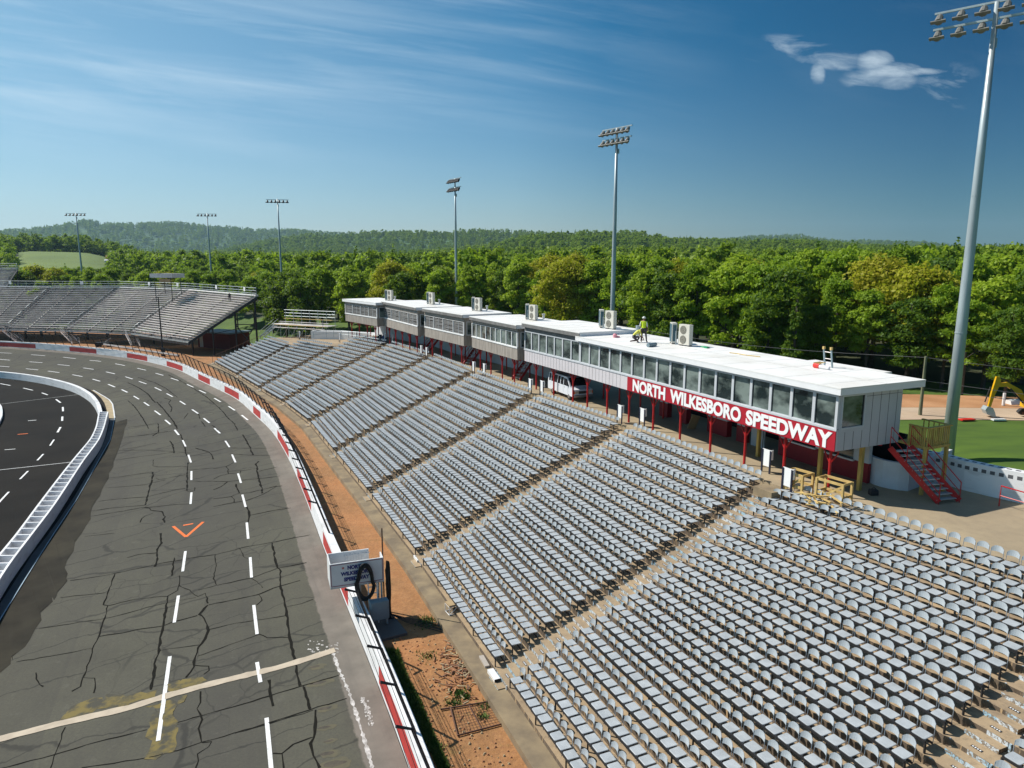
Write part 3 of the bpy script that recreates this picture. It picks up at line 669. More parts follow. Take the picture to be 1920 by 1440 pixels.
# ---- chairs
def chair_parts():
    s=MB(); W=.415
    # seat pan with rounded corners
    def pan(z0,z1,inset=0):
        P=[]
        for cx,cy,a0 in ((W/2-.05-inset,.07+inset,-90),(W/2-.03-inset,.40-inset,0),(-W/2+.03+inset,.40-inset,90),(-W/2+.05+inset,.07+inset,180)):
            r=.05 if cy<.2 else .03
            for a in (0,45,90): P.append((cx+r*math.cos(math.radians(a0+a)),cy+r*math.sin(math.radians(a0+a))))
        return P
    P=pan(0,0); Q=pan(0,0,.012); n=len(P)
    s.add([(x,y,.405) for x,y in P]+[(x,y,.425) for x,y in P]+[(x,y,.432) for x,y in Q],
      [tuple(range(n))[::-1]]+[(i,(i+1)%n,n+(i+1)%n,n+i) for i in range(n)]+[(n+i,n+(i+1)%n,2*n+(i+1)%n,2*n+i) for i in range(n)]+[tuple(range(2*n,3*n))])
    b=MB()   # curved, round-shouldered back panel
    cols=6; vs=[]
    for side in (0,1):
        for i in range(cols+1):
            x=-W/2+W*i/cols; u=abs(x)/(W/2); topz=.845-.085*u**3.2; botz=.615+.015*(1-u*u)
            cy=.055*(u*u); yb=.475-cy
            for zz in (botz,(botz+topz)/2,topz):
                vs.append((x,yb+(zz-.43)*.16+side*.018-(.0 if side else .0),zz))
    K=(cols+1)*3; fs=[]
    for i in range(cols):
        for j in range(2):
            a=i*3+j; fs.append((a,a+3,a+4,a+1)); a+=K; fs.append((a,a+1,a+4,a+3))
        a=i*3; fs.append((a,K+a,K+a+3,a+3)); a=i*3+2; fs.append((a,a+3,K+a+3,K+a))
    fs.append((0,1,K+1,K)); fs.append((1,2,K+2,K+1)); e=cols*3; fs.append((e,K+e,K+e+1,e+1)); fs.append((e+1,K+e+1,K+e+2,e+2))
    b.add(vs,fs)
    f=MB()
    for sx in (-1,1):
        x=sx*(W/2+.004); f.tube([(x,.42,.20),(x,.44,.44),(x,.455,.62),(x*.995,.47,.74)],.011,4)
        f.tube([(x,.05,.20),(x,.06,.405)],.011,4)
    f.box((-.17,.05,.385),(.17,.38,.404))
    return s,b,f
cs_,cb_,cf_=chair_parts()
chs=cs_.mesh('seat','seat'); chb=cb_.mesh('backrest','seatback'); chf=cf_.mesh('frame','seatframe')
for me_ in (chs,chb,chf):
    bm=bmesh.new(); bm.from_mesh(me_); bmesh.ops.recalc_face_normals(bm,faces=bm.faces); bm.to_mesh(me_); bm.free()
spots=[]
for b in range(10):
    for k in range(nrow[b]):
        if k==nrow[b]-1 and b in (): continue
        zt=.5+RISE*k; a0,a1=gp(b,k/N,zt),gp(b+1,k/N,zt); L=(a1-a0).length; dr=(a1-a0).normalized()
        # dr points away from the camera along the row; local +x along -dr so that local +y is uphill
        x=-dr; y=Vector((-x.y,x.x,0)); 
        if y.dot(top[b]-bot[b])<0: x=dr; y=Vector((-x.y,x.x,0))
        usable=L-1.55; n=int(usable/.50); pitch=usable/n
        for j in range(n):
            p=a0+dr*(.775+pitch*(j+.5))+y*(.03+random.gauss(0,.008))+x*random.gauss(0,.006)
            spots.append((p,math.atan2(x.y,x.x)+random.gauss(0,.02),b,k,j,n))
vis=[]
for s_ in spots:
    u,v=PROJ(s_[0]+Vector((0,0,.6))); 
    if -5<u<1925 and 0<v<1445: vis.append(((s_[0]-O).length,s_))
vis.sort(key=lambda t:t[0]); near=set(id(t[1]) for t in vis[:300])
bayname={0:'corner block',1:'nearest block',2:'second block'}
first=None; tree0=None
for d_,s_ in vis[:300]:
    p,a,b,k,j,n=s_
    lab='grey folding seat, %s from its near aisle, %s row up, %s'%(ordw(j+1),ordw(k+1),bayname.get(b,'far block'))
    if first is None:
        first=thing('stadium_seat',lab,'seat',tuple(p),a,'grey folding seats in rows on the terraces')
        for nm,me_ in (('seat',chs),('backrest',chb),('frame',chf)):
            o=bpy.data.objects.new(nm,me_); C.objects.link(o); o.parent=first
        tree0=[(c,[]) for c in kids(first)]
    else: dup(first,tuple(p),a,lab,tree=tree0)
# the remaining thousands of seats: one mass
def me_arrays(me):
    v=np.empty(len(me.vertices)*3); me.vertices.foreach_get('co',v); v=v.reshape(-1,3)
    me_l=[list(p.vertices) for p in me.polygons]; return v,me_l
parts=[me_arrays(chs),me_arrays(chb),me_arrays(chf)]
rest=[s_ for s_ in spots if id(s_) not in near and PROJ(s_[0])[1]<1900 and PROJ(s_[0])[0]>-500]
V_=[];F_=[];MI=[];off=0
pv=np.concatenate([p[0] for p in parts]); pf=[];pm=[];o=0
for mi,(vv,ff) in enumerate(parts):
    for f in ff: pf.append([o+i for i in f]); pm.append(mi)
    o+=len(vv)
flat=np.array([i for f in pf for i in f]); tot=np.array([len(f) for f in pf])
for s_ in rest:
    c,sn=math.cos(s_[1]),math.sin(s_[1]); R=np.array([[c,-sn,0],[sn,c,0],[0,0,1]]); V_.append(pv@R.T+np.array(s_[0]))
nR=len(rest); VA=np.concatenate(V_); 
LA=np.concatenate([flat+len(pv)*i for i in range(nR)]); TA=np.tile(tot,nR); ST=np.concatenate([[0],np.cumsum(TA)[:-1]])
mm=bpy.data.meshes.new('seat_rows'); mm.vertices.add(len(VA)); mm.vertices.foreach_set('co',VA.ravel()); mm.loops.add(len(LA)); mm.loops.foreach_set('vertex_index',LA.astype(np.int32))
mm.polygons.add(len(TA)); mm.polygons.foreach_set('loop_start',ST.astype(np.int32)); mm.polygons.foreach_set('loop_total',TA.astype(np.int32)); mm.polygons.foreach_set('material_index',np.tile(np.array(pm),nR).astype(np.int32))
for m in ('seat','seatback','seatframe'): mm.materials.append(M[m])
mm.update(calc_edges=True); mm.shade_flat()
so_=bpy.data.objects.new('stadium_seats',mm); C.objects.link(so_); tag(so_,'thousands of grey folding seats in long curved rows on the terraces','seats',None,'stuff')
# ------------------------------------------------------------------ concourse
cc=MB(); tp=[Vector((p.x,p.y,6.0)) for p in top[:9]]; tp=[tp[0]+(tp[0]-tp[1])]+tp
bk=[p+Vector((.86,.5,0)).normalized()*10.5 for p in tp]
bk[-1]=tp[-1]+Vector((8,6,0))
cc.strip(tp,bk,0); cc.strip(bk,[Vector((p.x,p.y,2)) for p in bk],0); cc.add([tp[-1],bk[-1],Vector((bk[-1].x,bk[-1].y,2)),Vector((tp[-1].x,tp[-1].y,2))],[(0,1,2,3)])
cc.strip([Vector((p.x,p.y,5.2)) for p in tp],tp,0)
tag(cc.build('concourse_floor','floor'),'tan concrete concourse behind the top row of seats',None,None,'structure')
# ------------------------------------------------------------------ press boxes
def ang(p,q): return math.atan2(q[1]-p[1],q[0]-p[0])
def Box2(L,D,z0,z1): return MB().box((0,0,z0),(L,D,z1))
sc_=8.7/8.4
blocks=[((-22.9,97.73),(-17.0,89.51),5.40),((-16.31,90.24),(-10.43,78.36),5.56),((-9.59,77.86),(-4.69,68.94),5.50),((-3.86,68.09),(.45,59.1),5.40),((1.05,58.81),(4.93,50.99),5.62),((4.93,50.99),(14.27,30.39),5.32)]
lab=['farthest weathered board press box at the left end of the row','second weathered board press box from the left end','third weathered board press box, with broken blinds','fourth press box, weathered boards with nine narrow windows','short press box with white panels and grey window frames','long white press box bearing the red speedway sign']
PB=[]
for bi,(a,b_,zt) in enumerate(blocks):
    a=Vector((a[0]*sc_,a[1]*sc_,6)); b_=Vector((b_[0]*sc_,b_[1]*sc_,6)); L=(b_-a).length; rz=ang(a,b_); Dp=4.2
    t=thing('press_box',lab[bi],'press box',tuple(a),rz,'press boxes raised along the top of the grandstand'); PB.append((t,L,rz,a,zt))
    wood=bi<4; z0=2.30; sill=3.36 if not wood else 3.42; wt=4.86 if not wood else 4.72
    wm='wood' if wood else 'panel'
    m=MB(); Rr=0.0
    # lower panel, head, ends, back, floor
    m.box((0,0,z0),(L,.12,sill-.06 if bi!=5 else sill-.06),0); m.box((0,0,wt+.05),(L,.12,zt-.3),0 if wood else 1)
    m.box((0,.12,z0),(.12,Dp,zt-.3),0 if bi!=5 else 2)
    m.box((0.12,Dp-.12,z0),(L-.12,Dp,zt-.3),0 if bi!=5 else 2)
    m.box((.12,.12,z0),(L-.12,Dp-.12,z0+.12),3)
    # right end wall with a window near the front
    em=0 if wood else 2
    w0,w1=(.30,1.45) if bi!=5 else (.22,1.75)
    m.box((L-.12,.12,z0),(L,Dp,sill-.06),em); m.box((L-.12,w1,sill-.06),(L,Dp,zt-.3),em); m.box((L-.12,.12,wt+.05),(L,w1,zt-.3),em); m.box((L-.12,.12,sill-.06),(L,w0,wt+.05),em)
    m.box((.12,.6,zt-.42),(L-.12,Dp-.12,zt-.34),3)
    wl=m.build('wall',[wm,'fasciawood' if bi==4 else ('fascia' if bi==5 else 'wood'),'graypanel','inside'],t)
    xu5=5.7
    if bi>=4:     # board joints
        m=MB(); x=.0; pitch=.46
        x=pitch
        lim=L if bi==4 else 3.4*0+ (L*.0)
        while x<(L-.05):
            if bi==4 or x<xu5: m.box((x-.010,-.006,z0+.02),(x+.010,.0,sill-.08))
            x+=pitch
        if bi==5:
            for y in (.55,1.1,1.65,2.2,2.75,3.3,3.85): m.box((L,y-.012,z0+.02),(L+.006,y+.012,sill-.2 if y<1.8 else zt-.35))
            m.box((L,1.8,wt-.12),(L+.006,Dp-.05,wt-.10))
        m.build('board_joint','seam',wl)
    m=MB(); m.box((-.05,-.05,sill-.10),(L+.03,0,sill)); m.box((0,-.03,wt),(L,0,wt+.06)) if not wood else None
    m.build('sill','white' if wood else 'mull',wl)
    # windows
    if bi<3: n=4; gap=.09
    elif bi==3: n=9; gap=.10
    elif bi==4: n=7; gap=.16
    else: n=17; gap=.17
    for i in range(n):
        x0=L*i/n+gap/2; x1=L*(i+1)/n-gap/2
        if i==0: x0=.14
        if i==n-1: x1=L-.14
        f=MB(); fr='white' if wood else 'mull'
        f.box((L*i/n+(.0 if i else 0),-.02,sill),(x0,.10,wt),0); f.box((x1,-.02,sill),(L*(i+1)/n-.001,.10,wt),0)
        f.box((x0,-.01,wt-.04),(x1,.10,wt),0); f.box((x0,-.01,sill),(x1,.10,sill+.04),0)
        if not wood: f.box((x0,.03,sill+.04),(x0+.045,.07,wt-.04),1)
        if bi<3: f.box(((x0+x1)/2-.02,.02,sill+.04),((x0+x1)/2+.02,.08,wt-.04),1)
        w=f.build('window',[fr,'darkframe' if not wood else 'mull'],t)
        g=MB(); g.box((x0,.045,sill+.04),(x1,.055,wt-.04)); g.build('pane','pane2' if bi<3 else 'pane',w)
        if bi<3:
            bl=MB()
            for q in range(9):
                zz=sill+.08+q*(wt-sill-.16)/9; tilt=random.uniform(-.12,.12)
                bl.add([(x0+.03,.03,zz),(x1-.03,.03,zz+tilt),(x1-.03,.035,zz+tilt+.05),(x0+.03,.035,zz+.05)],[(0,1,2,3)])
            bl.build('blind','blindgrey',w,fixn=False)
    f=MB(); f.box((L-.1,w0,sill-.02),(L+.02,w0+.08,wt+.02)); f.box((L-.1,w1-.08,sill-.02),(L+.02,w1,wt+.02)); f.box((L-.1,w0,wt-.03),(L+.018,w1,wt+.04)); f.box((L-.1,w0,sill-.06),(L+.018,w1,sill+.02))
    if bi==5: f.box((L-.04,w1-.13,sill+.02),(L-.02,w1-.08,wt-.03),1)
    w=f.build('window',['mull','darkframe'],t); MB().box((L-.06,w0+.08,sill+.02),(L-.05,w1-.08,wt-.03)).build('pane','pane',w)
    # roof slab with fascia
    oh=.28; back=Dp+1.15; xl=-.3 if bi in (0,5) else -.05
    m=MB(); m.box((xl,-oh,zt-.06),(L+.3,back,zt),0); m.box((xl+.01,-oh+.01,zt-.34),(L+.29,-oh+.05,zt-.06),1); m.box((L+.25,-oh+.05,zt-.34),(L+.29,back-.01,zt-.06),2); m.box((xl+.01,-oh+.05,zt-.34),(xl+.05,back-.01,zt-.06),2); m.box((xl+.05,back-.05,zt-.34),(L+.25,back-.01,zt-.06),1)
    m.box((xl+.05,-oh+.05,zt-.30),(L+.25,back-.05,zt-.26),1)
    rf=m.build('roof',['roof','fascia' if bi in (0,5) or bi==5 else 'fasciawood','fascia'],t)
    sm_=MB(); q_=1.9
    while q_<L: sm_.box((q_-.035,-oh+.02,zt+.0005),(q_+.035,back-.02,zt+.005)); q_+=1.9+.4*(bi%2)
    sm_.box((xl+.02,back*.5-.03,zt+.006),(L+.28,back*.5+.03,zt+.009)); sm_.build('membrane_seam','roofseam',rf)
    if wood or bi==4:
        v_=MB(); v_.tube([(L*.62,back-.7,zt),(L*.62,back-.7,zt+.45)],.10,10); v_.tube([(L*.62,back-.7,zt+.43),(L*.62,back-.7,zt+.52)],.16,10); v_.build('vent','white',rf)
    if bi==5:
        v_=MB(); v_.tube([(1.4,back-1.2,zt),(1.4,back-1.2,zt+.75)],.17,12); v_.build('vent','galv',rf)
    # sign
    if bi==5:
        def xu(u,zz): return min((abs(PROJ((a.x+x*math.cos(rz),a.y+x*math.sin(rz),6+zz))[0]-u),x) for x in np.arange(0,L,.01))[1]
        s0=xu(1177,2.5); m=MB(); m.box((s0,-.05,z0+.01),(L+.01,-.001,sill-.12)); sg=m.build('sign_board','signred',t)
        words=[('NORTH',s0+.75,s0+3.55),('WILKESBORO',s0+4.0,s0+11.55),('SPEEDWAY',s0+12.45,L-.3)]
        words=[]
        # word extents read off the sign: fractions of its length
        SL=L-s0
        for wd,f0,f1 in [(w_,(xu(u0,2.8)-s0)/SL,(xu(u1,2.8)-s0)/SL) for w_,u0,u1 in (('NORTH',1188,1249),('WILKESBORO',1258,1391),('SPEEDWAY',1400.5,1562))]:
            me_=text_mesh(wd,1.0,.012,.042,1.0); xs=[v.co.x for v in me_.vertices]; ys=[v.co.y for v in me_.vertices]; x0,x1,y0,y1=min(xs),max(xs),min(ys),max(ys)
            tw=SL*(f1-f0); thh=.80
            for v in me_.vertices: v.co=Vector((s0+SL*f0+(v.co.x-x0)/(x1-x0)*tw,-.062+v.co.z*0-(.012 if v.co.z>0 else -.01), z0+.07+(v.co.y-y0)/(y1-y0)*thh))
            me_.materials.append(M['textwhite']); o=bpy.data.objects.new('lettering',me_); C.objects.link(o); o.parent=sg
    # red steel posts with Y brackets
    m_=3.0 if bi>=4 else 2.6; npst=max(3,int(round(L/m_)))
    cols=[.35,3.2] 
    for i in range(npst+(1 if bi in (5,) else 0)):
        x=L*(i+.5)/npst if bi!=5 else min(L-.5,.6+i*(L-1.1)/npst)
        for ci,y in enumerate(cols):
            if ci==1 and bi==5 and i>2: continue
            m=MB(); m.tube([(x,y,0),(x,y,z0-.12)],.07,8); m.box((x-.25,y-.06,z0-.12),(x+.25,y+.06,z0-.002))
            for sx in (-1,1): m.tube([(x,y,z0-.75),(x+sx*.42,y,z0-.12)],.035,5)
            if bi!=5: m.tube([(x,y,z0-.7),(x,y-.25,z0-.1)],.03,5)
            m.build('post','postred',t)
    m=MB(); m.box((.1,.30,z0-.10),(L-.1,.40,z0-.003)); m.box((.1,3.15,z0-.10),(L-.1,3.25,z0-.003)); m.build('floor_beam','postred',t)
def local(bi,x,y,zz=0):
    t,L,rz,a,zt=PB[bi]; return Vector((a.x+x*math.cos(rz)-y*math.sin(rz),a.y+x*math.sin(rz)+y*math.cos(rz),6+zz))
# rear lower roof annex behind the long box
ax_=min(((abs(PROJ(local(5,x,5.6,5.0))[0]-1620),x) for x in np.arange(6,20,.05)))[1]
an=thing('roof_annex','low white roofed annex behind the long press box','annex',tuple(local(5,ax_-5,5.6)),PB[5][2])
MB().box((0,0,0),(4.7,2.0,4.65)).build('wall','fascia',an); MB().box((-.2,-.1,4.65),(5.0,2.3,4.98)).build('roof','roof',an)
# block walls under the boxes
cw=thing('concession_building','white and red painted concession rooms under the long press box','building',tuple(local(5,5.2,3.6)),PB[5][2])
L5=PB[5][1]
segs=[(0,.9),(2.3,3.0),(5.2,7.0),(7.9,8.6),(11.3,17.2)]
up=MB(); dn=MB()
for x0,x1 in segs:
    if x1>15: # wall with serving windows
        up.box((x0,0,1.0),(x0+.9,.2,2.28)); up.box((x0+2.6,0,1.0),(x0+3.2,.2,2.28)); up.box((x0+5.0,0,1.0),(x1,.2,2.28)); up.box((x0+.9,0,2.0),(x0+2.6,.2,2.28)); up.box((x0+3.2,0,2.0),(x0+5.0,.2,2.28))
        dn.box((x0,0,0),(x1,.2,1.0))
    else:
        MB().box((x0,0,1.0),(x1,.35,2.28)).build('upper_wall','conc_white',cw); MB().box((x0-.02,-.02,0),(x1+.02,.37,1.0)).build('lower_wall','conc_wallred',cw)
up.build('upper_wall','conc_white',cw); dn.build('lower_wall','conc_wallred',cw)
MB().box((-.5,2.4,0),(17.3,2.55,2.28)).build('rear_wall','inside',cw)
for x0,x1 in ((12.2,13.9),(14.5,16.3)):
    m=MB(); m.box((x0-.08,-.14,.94),(x1+.08,0,1.02)); w=m.build('window','white',cw); MB().box((x0,.10,1.02),(x1,.12,2.0)).build('pane','inside' if x0<13 else 'pane',w)
m=MB(); m.box((9.0,.12,0),(9.06,.2,2.15),0); m.box((10.0,.12,0),(10.06,.2,2.15),0); m.box((9.06,.05,.02),(10.0,.10,2.1),1); m.build('door',['white','graypanel'],cw)
# wing at the right end: door pier and curved white rooms
wg=thing('white_round_wall','white curved masonry wall behind the red stair','wall',tuple(PX(1622,903,6)))
wo=PX(1622,903,6); P=[PX(u,v,6) for u,v in [(1612,893),(1640,909),(1668,916),(1698,920)]]+[PX(1698,920,6)+Vector((3.6,2.6,0))]
P=smooth_line(resample(P[:4],.4),2)+[P[4]]
m=MB(); thick(m,[p-wo for p in P],.2,0,1.35); m.build('wall','conc_white',wg)
MB().box((-.2,1.8,0),(.9,2.2,2.28)).build('pier','conc_white',wg)
bw=thing('rear_concourse_wall','pale block wall behind the posts under the weathered press boxes','wall',tuple(local(2,0,4.6)),0)
b0=local(2,0,4.6); m=MB(); pts=[local(0,-1,5.0),local(0,10,4.7),local(1,6,4.8),local(1,14,4.6),local(2,5,4.6),local(2,11,4.6),local(3,10,4.6),local(4,2.2,4.6)]
thick(m,[p-b0 for p in pts],.2,0,2.25); m.build('wall','conc_white',bw)
m=MB(); m.strip([local(4,5,6.8)-b0,local(5,1,6.8)-b0,local(5,5.4,6.8)-b0],[local(4,5,6.8)-b0+z*2.25,local(5,1,6.8)-b0+z*2.25,local(5,5.4,6.8)-b0+z*2.25]); m.build('side_wall','conc_white',bw)
# perimeter wall with pierced blocks
pm_=[PX(u,v,6) for u,v in [(1560,868),(1640,874),(1720,893),(1770,905),(1810,917),(1860,929),(1920,942)]]; pm_+= [pm_[-1]+(pm_[-1]-pm_[-2]).normalized()*14]
pm_=resample(pm_,.5); pw2=thing('perimeter_wall','long white perimeter wall with rows of pierced blocks beside the lawn','wall',tuple(pm_[0])); o0=pm_[0]
m=MB(); thick(m,[p-o0 for p in pm_],.5,0,1.42); m.build('wall','wallwhite',pw2)
hl=MB(); LL=offs(pm_,.255); 
S_=lens(LL); s=.4
while s<S_[-1]-.5:
    a=at_len(LL,S_,s)-o0; b_=at_len(LL,S_,s+.2)-o0
    for zz in (1.05,): hl.add([a+z*zz,b_+z*zz,b_+z*(zz+.17),a+z*(zz+.17)],[(0,1,2,3)])
    s+=.36
LL=pm_; S_=lens(LL); s=.4
while s<S_[-1]-.5:
    a=at_len(LL,S_,s)-o0; b_=at_len(LL,S_,s+.2)-o0; t=(b_-a).normalized(); n=Vector((t.y,-t.x,0))*.09
    hl.add([a-n+z*1.425,b_-n+z*1.425,b_+n+z*1.425,a+n+z*1.425],[(0,1,2,3)]); s+=.36
hl.build('pierced_block','seam',pw2,fixn=False)
# white band wall beyond the far seats
fw0=PX(700,626,5.9); m=MB(); P=[PX(585,620,6.1),PX(640,621,6.1),PX(700,624,6.1),PX(760,632,6.1)]
fwt=thing('far_white_wall','white wall beyond the far end of the concourse','wall',(fw0.x,fw0.y,3.0)); 
thick(m,[Vector((p.x-fw0.x,p.y-fw0.y,0)) for p in P],.8,0,3.1); m.build('wall','textwhite',fwt)
# red handrail at the right frame edge
hr=thing('red_handrail','low red pipe handrail on the concourse beside the perimeter wall','handrail',tuple(PX(1873,949,6))); q=PX(1873,949,6)
d=(PX(1990,985,6)-q); m=MB(); m.tube([(0,0,0),(0,0,.95),(d.x,d.y,.95),(d.x,d.y,0)],.03,6); m.tube([(0,0,.5),(d.x,d.y,.5)],.025,6); m.build('rail','postred',hr)
# red stair at the right end
def stair(name,label,foot,head,width,steps,rail=True,matn='postred',land=None,side=None,nm='staircase',grp=None,tread='galv'):
    foot=Vector(foot);head=Vector(head); d=Vector((foot.x-head.x,foot.y-head.y,0)); run=d.length; dh=d.normalized(); sd=side.normalized() if side is not None else Vector((dh.y,-dh.x,0))
    t=thing(nm,label,'stairs',tuple(foot),0,grp); h=head.z-foot.z
    f0=Vector((0,0,0)); hd=head-foot
    m=MB()
    for s_ in (-1,1): m.bar(f0+sd*s_*width/2+z*.1,hd+sd*s_*width/2-z*.05,.06,.26)
    m.build('stringer',matn,t)
    m=MB()
    for i in range(1,steps+1):
        c=f0.lerp(hd,i/(steps+1)); m.bar(c-sd*(width/2-.03),c+sd*(width/2-.03),.24,.04)
    m.build('treads',tread,t)
    if rail:
        for s_ in (-1,1):
            m=MB(); a=f0+sd*s_*width/2; b_=hd+sd*s_*width/2
            m.tube([a,a+z*.95,b_+z*.95,b_],.024,6); m.tube([a+z*.5,b_+z*.5],.02,6)
            for q in (.33,.66): c=a.lerp(b_,q); m.tube([c,c+z*.95],.02,5)
            m.build('handrail',matn,t)
    return t
# ---- stair: foot near the lower right, head beside the end wall
E5=PB[5]; head=PX(1688,836,8.3); foot=PX(1779,944,6)
stair('staircase','red steel stair leading down from the yellow wooden deck',foot,head,1.15,11,side=Vector((1.2,.3,0)))
dk=thing('wooden_deck','yellow timber landing with railing behind the end of the long press box','deck',tuple(local(5,E5[1]-.15,4.35)),PB[5][2])
m=MB(); m.box((0,0,2.25),(1.5,1.7,2.35)); m.build('deck_floor','pine',dk)
for x,y in ((1.4,.1),(1.4,1.6)):
    MB().box((x-.07,y-.07,0),(x+.07,y+.07,2.25)).build('leg','pine',dk)
m=MB()
for i in range(12):
    y=.1+1.5*i/11; m.box((1.42,y-.03,2.2),(1.46,y+.03,3.25))
for i in range(6): x=.1+1.3*i/5; m.box((x-.02,1.64,2.2),(x+.02,1.68,3.25))
m.box((1.36,0,3.22),(1.52,1.72,3.27)); m.box((0,1.60,3.22),(1.36,1.72,3.27))
for i in range(9): x=.55+.8*i/8; m.box((x-.03,.02,2.2),(x+.03,.06,3.22))
m.box((.5,0,3.22),(1.36,.1,3.27)); m.build('railing','pine',dk)
# timber props under the long box
for x,y,lb in ((16.4,2.2,'left of the three yellow timber props under the long press box'),(20.9,2.0,'middle yellow timber prop under the long press box'),(L5-.45,2.35,'thick yellow timber prop under the end of the long press box')):
    p=local(5,x,y); o=MB().box((-.09,-.09,0),(.09,.09,2.295)).build('timber_prop','pine',None,bevel=.008); o.location=p; o.rotation_euler.z=PB[5][2]; tag(o,lb,'prop','timber props under the long press box')
# stairs under the boxes
for bi,x,lb in ((3,7.6,'dark red stair under the fourth press box'),(2,8.6,'dark red stair under the third press box'),(1,12.5,'dark red stair under the second press box')):
    stair('staircase',lb,local(bi,x,1.2),local(bi,x-1.2,3.6,2.2),.9,8,grp='stairs under the weathered press boxes')
# ------------------------------------------------------------------ air conditioners
ac=None; tr=None
def make_ac():
    t=thing('air_conditioner','','air conditioner')
    MB().box((-.475,-.17,.08),(.475,.17,1.42)).build('casing','hvac',t,bevel=.012)
    MB().box((-.40,.172,.14),(.40,.18,1.36)).build('coil','coil',t); MB().box((-.482,-.12,.2),(-.4752,.12,1.3)).build('side_coil','coil',t)
    for zz in (.42,1.06):
        m=MB(); m.tube([(0-.07,-.172,zz),(0-.07,-.185,zz)],.275,24)
        g=m.build('fan_grille','grille',t); r=MB()
        for q in (.08,.15,.22): r.tube([(-.07+q*math.cos(a*PI/8),-.19,zz+q*math.sin(a*PI/8)) for a in range(17)],.006,3,cap=False)
        r.build('grille_ring','hvac',g,fixn=False)
    m=MB(); m.box((-.42,-.15,0),(-.30,.15,.08)); m.box((.30,-.15,0),(.42,.15,.08)); m.build('foot','seam',t)
    m=MB(); m.tube([(-.50,-.08,.9),(-.56,-.08,.9),(-.58,-.08,.05),(-.8,-.02,.04)],.03,6); m.build('pipe','galv',t)
    return t
where=['on the farthest press box roof','on the second roof from the left','on the third roof from the left','on the fourth roof from the left','on the fifth roof, left of the workers','on the long white roof, right of the workers']
hv=[(732,559,0),(810,571,1),(897,577,2),(1000,595,3),(1145,608,4),(1285,646,5)]
for (u,v,bi) in hv:
    zt=PB[bi][4]
    t,L,rz,a,_=PB[bi]
    # find the point at local y=3.4 whose u matches
    best=min(((abs(PROJ(local(bi,x,3.3,zt))[0]-u),x) for x in np.arange(-1,L+1,.05)))
    x=best[1]
    for k in (0,1):
        p=local(bi,x-k*1.45,3.3+k*.1,zt) ; r=rz+math.radians(8)+(PI*.80 if k else 0)
        lb='%s beige twin fan outdoor unit %s'%(('right-hand','left-hand')[k],where[bi])
        if ac is None: ac=make_ac(); ac['label']=lb; ac['category']='air conditioner'; ac['group']='twin fan air conditioner units on the press box roofs'; ac.location=p; ac.rotation_euler.z=r; tr=[(c,kids(c)) for c in kids(ac)]
        else: dup(ac,tuple(p),r,lb,tree=tr)
# ------------------------------------------------------------------ light poles
def light_pole(base,htop,label,rz,bars,barL,far_=False,r0=.30,r1=.14,zb=0,dist_=False):
    t=thing('light_pole',label,'floodlight pole',tuple(base),rz,'tall galvanised floodlight poles behind the stands')
    h=htop-base[2]
    MB().tube([(0,0,0),(0,0,h*.35),(0,0,h*.7),(0,0,h)],[r0,r0*.82,r0*.62,r1],14 if not far_ else 8).build('pole','galv',t,smooth=True)
    m=MB()
    for i,hh in enumerate((.33,.62)): m.tube([(0,0,h*hh-.03),(0,0,h*hh+.03)],r0*.9-(.08*i),12)
    if not far_: m.build('joint_ring','galv',t)
    for bz in bars:
        m=MB(); m.box((-barL/2,-.06,h-bz-.06),(barL/2,.06,h-bz+.06)); m.build('crossarm','galv',t)
        n=6 if not far_ else 6
        for i in range(n):
            x=-barL/2+.35+(barL-.7)*i/(n-1)
            if abs(x)<.15: continue
            L=MB(); L.tube([(x,-.12,h-bz-.08),(x,-.18,h-bz-.22)],.05,5)
            X=Matrix.Translation((x,-.26,h-bz-.36))@Matrix.Rotation(math.radians(52),4,'X')@Matrix.Diagonal((1.55,1,.8,1))
            L.tube([X@Vector(q) for q in ((0,.28,0),(0,.1,0),(0,-.25,0),(0,-.36,0))],[.10,.20,.24,.24],10)
            L.box((-.27,-.44,-.06),(.27,-.36,.20),0,X)
            L.build('floodlight','black' if dist_ else 'lamp',t)
    m=MB(); m.box((-.18,r0*.2,h-bars[-1]-1.6),(.18,r0*.2+.2,h-bars[-1]-1.1)); m.build('control_box','galv',t)
    return t
def polepos(u,v,depth):
    r=RAY(u,v); f=Vector((0,math.cos(PIT),-math.sin(PIT))); return O+r*(depth/r.dot(f))
for u,v,dep,zt,lb,bars,bl,r0,rz in [
  (1870,3,42.5,31.0,'nearest, thickest floodlight pole, rising from behind the white perimeter wall',(0,.95),6.6,.40,-.75),
  (1157,240,78,31.3,'floodlight pole rising behind the fifth press box roof',(0,1.1),4.4,.33,-.9),
  (853,335,126,31.0,'floodlight pole rising behind the third press box',(0,1.5),4.4,.32,-1.0),
  (520,373,169,31.0,'floodlight pole between the aluminium stand and the small scaffold stand',(.2,),5.2,.32,.15),
  (388,400,222,31.0,'floodlight pole behind the right half of the aluminium stand',(.2,),6.0,.36,.1),
  (142,399,222,31.0,'leftmost floodlight pole, behind the aluminium stand',(.2,),6.4,.36,.0)]:
    p=polepos(u,v,dep); base=(p.x,p.y,2.5 if dep<170 else 3.0); light_pole(base,p.z,lb,rz,bars,bl,dep>100,r0,.13 if dep<60 else .12,0,dep>100)
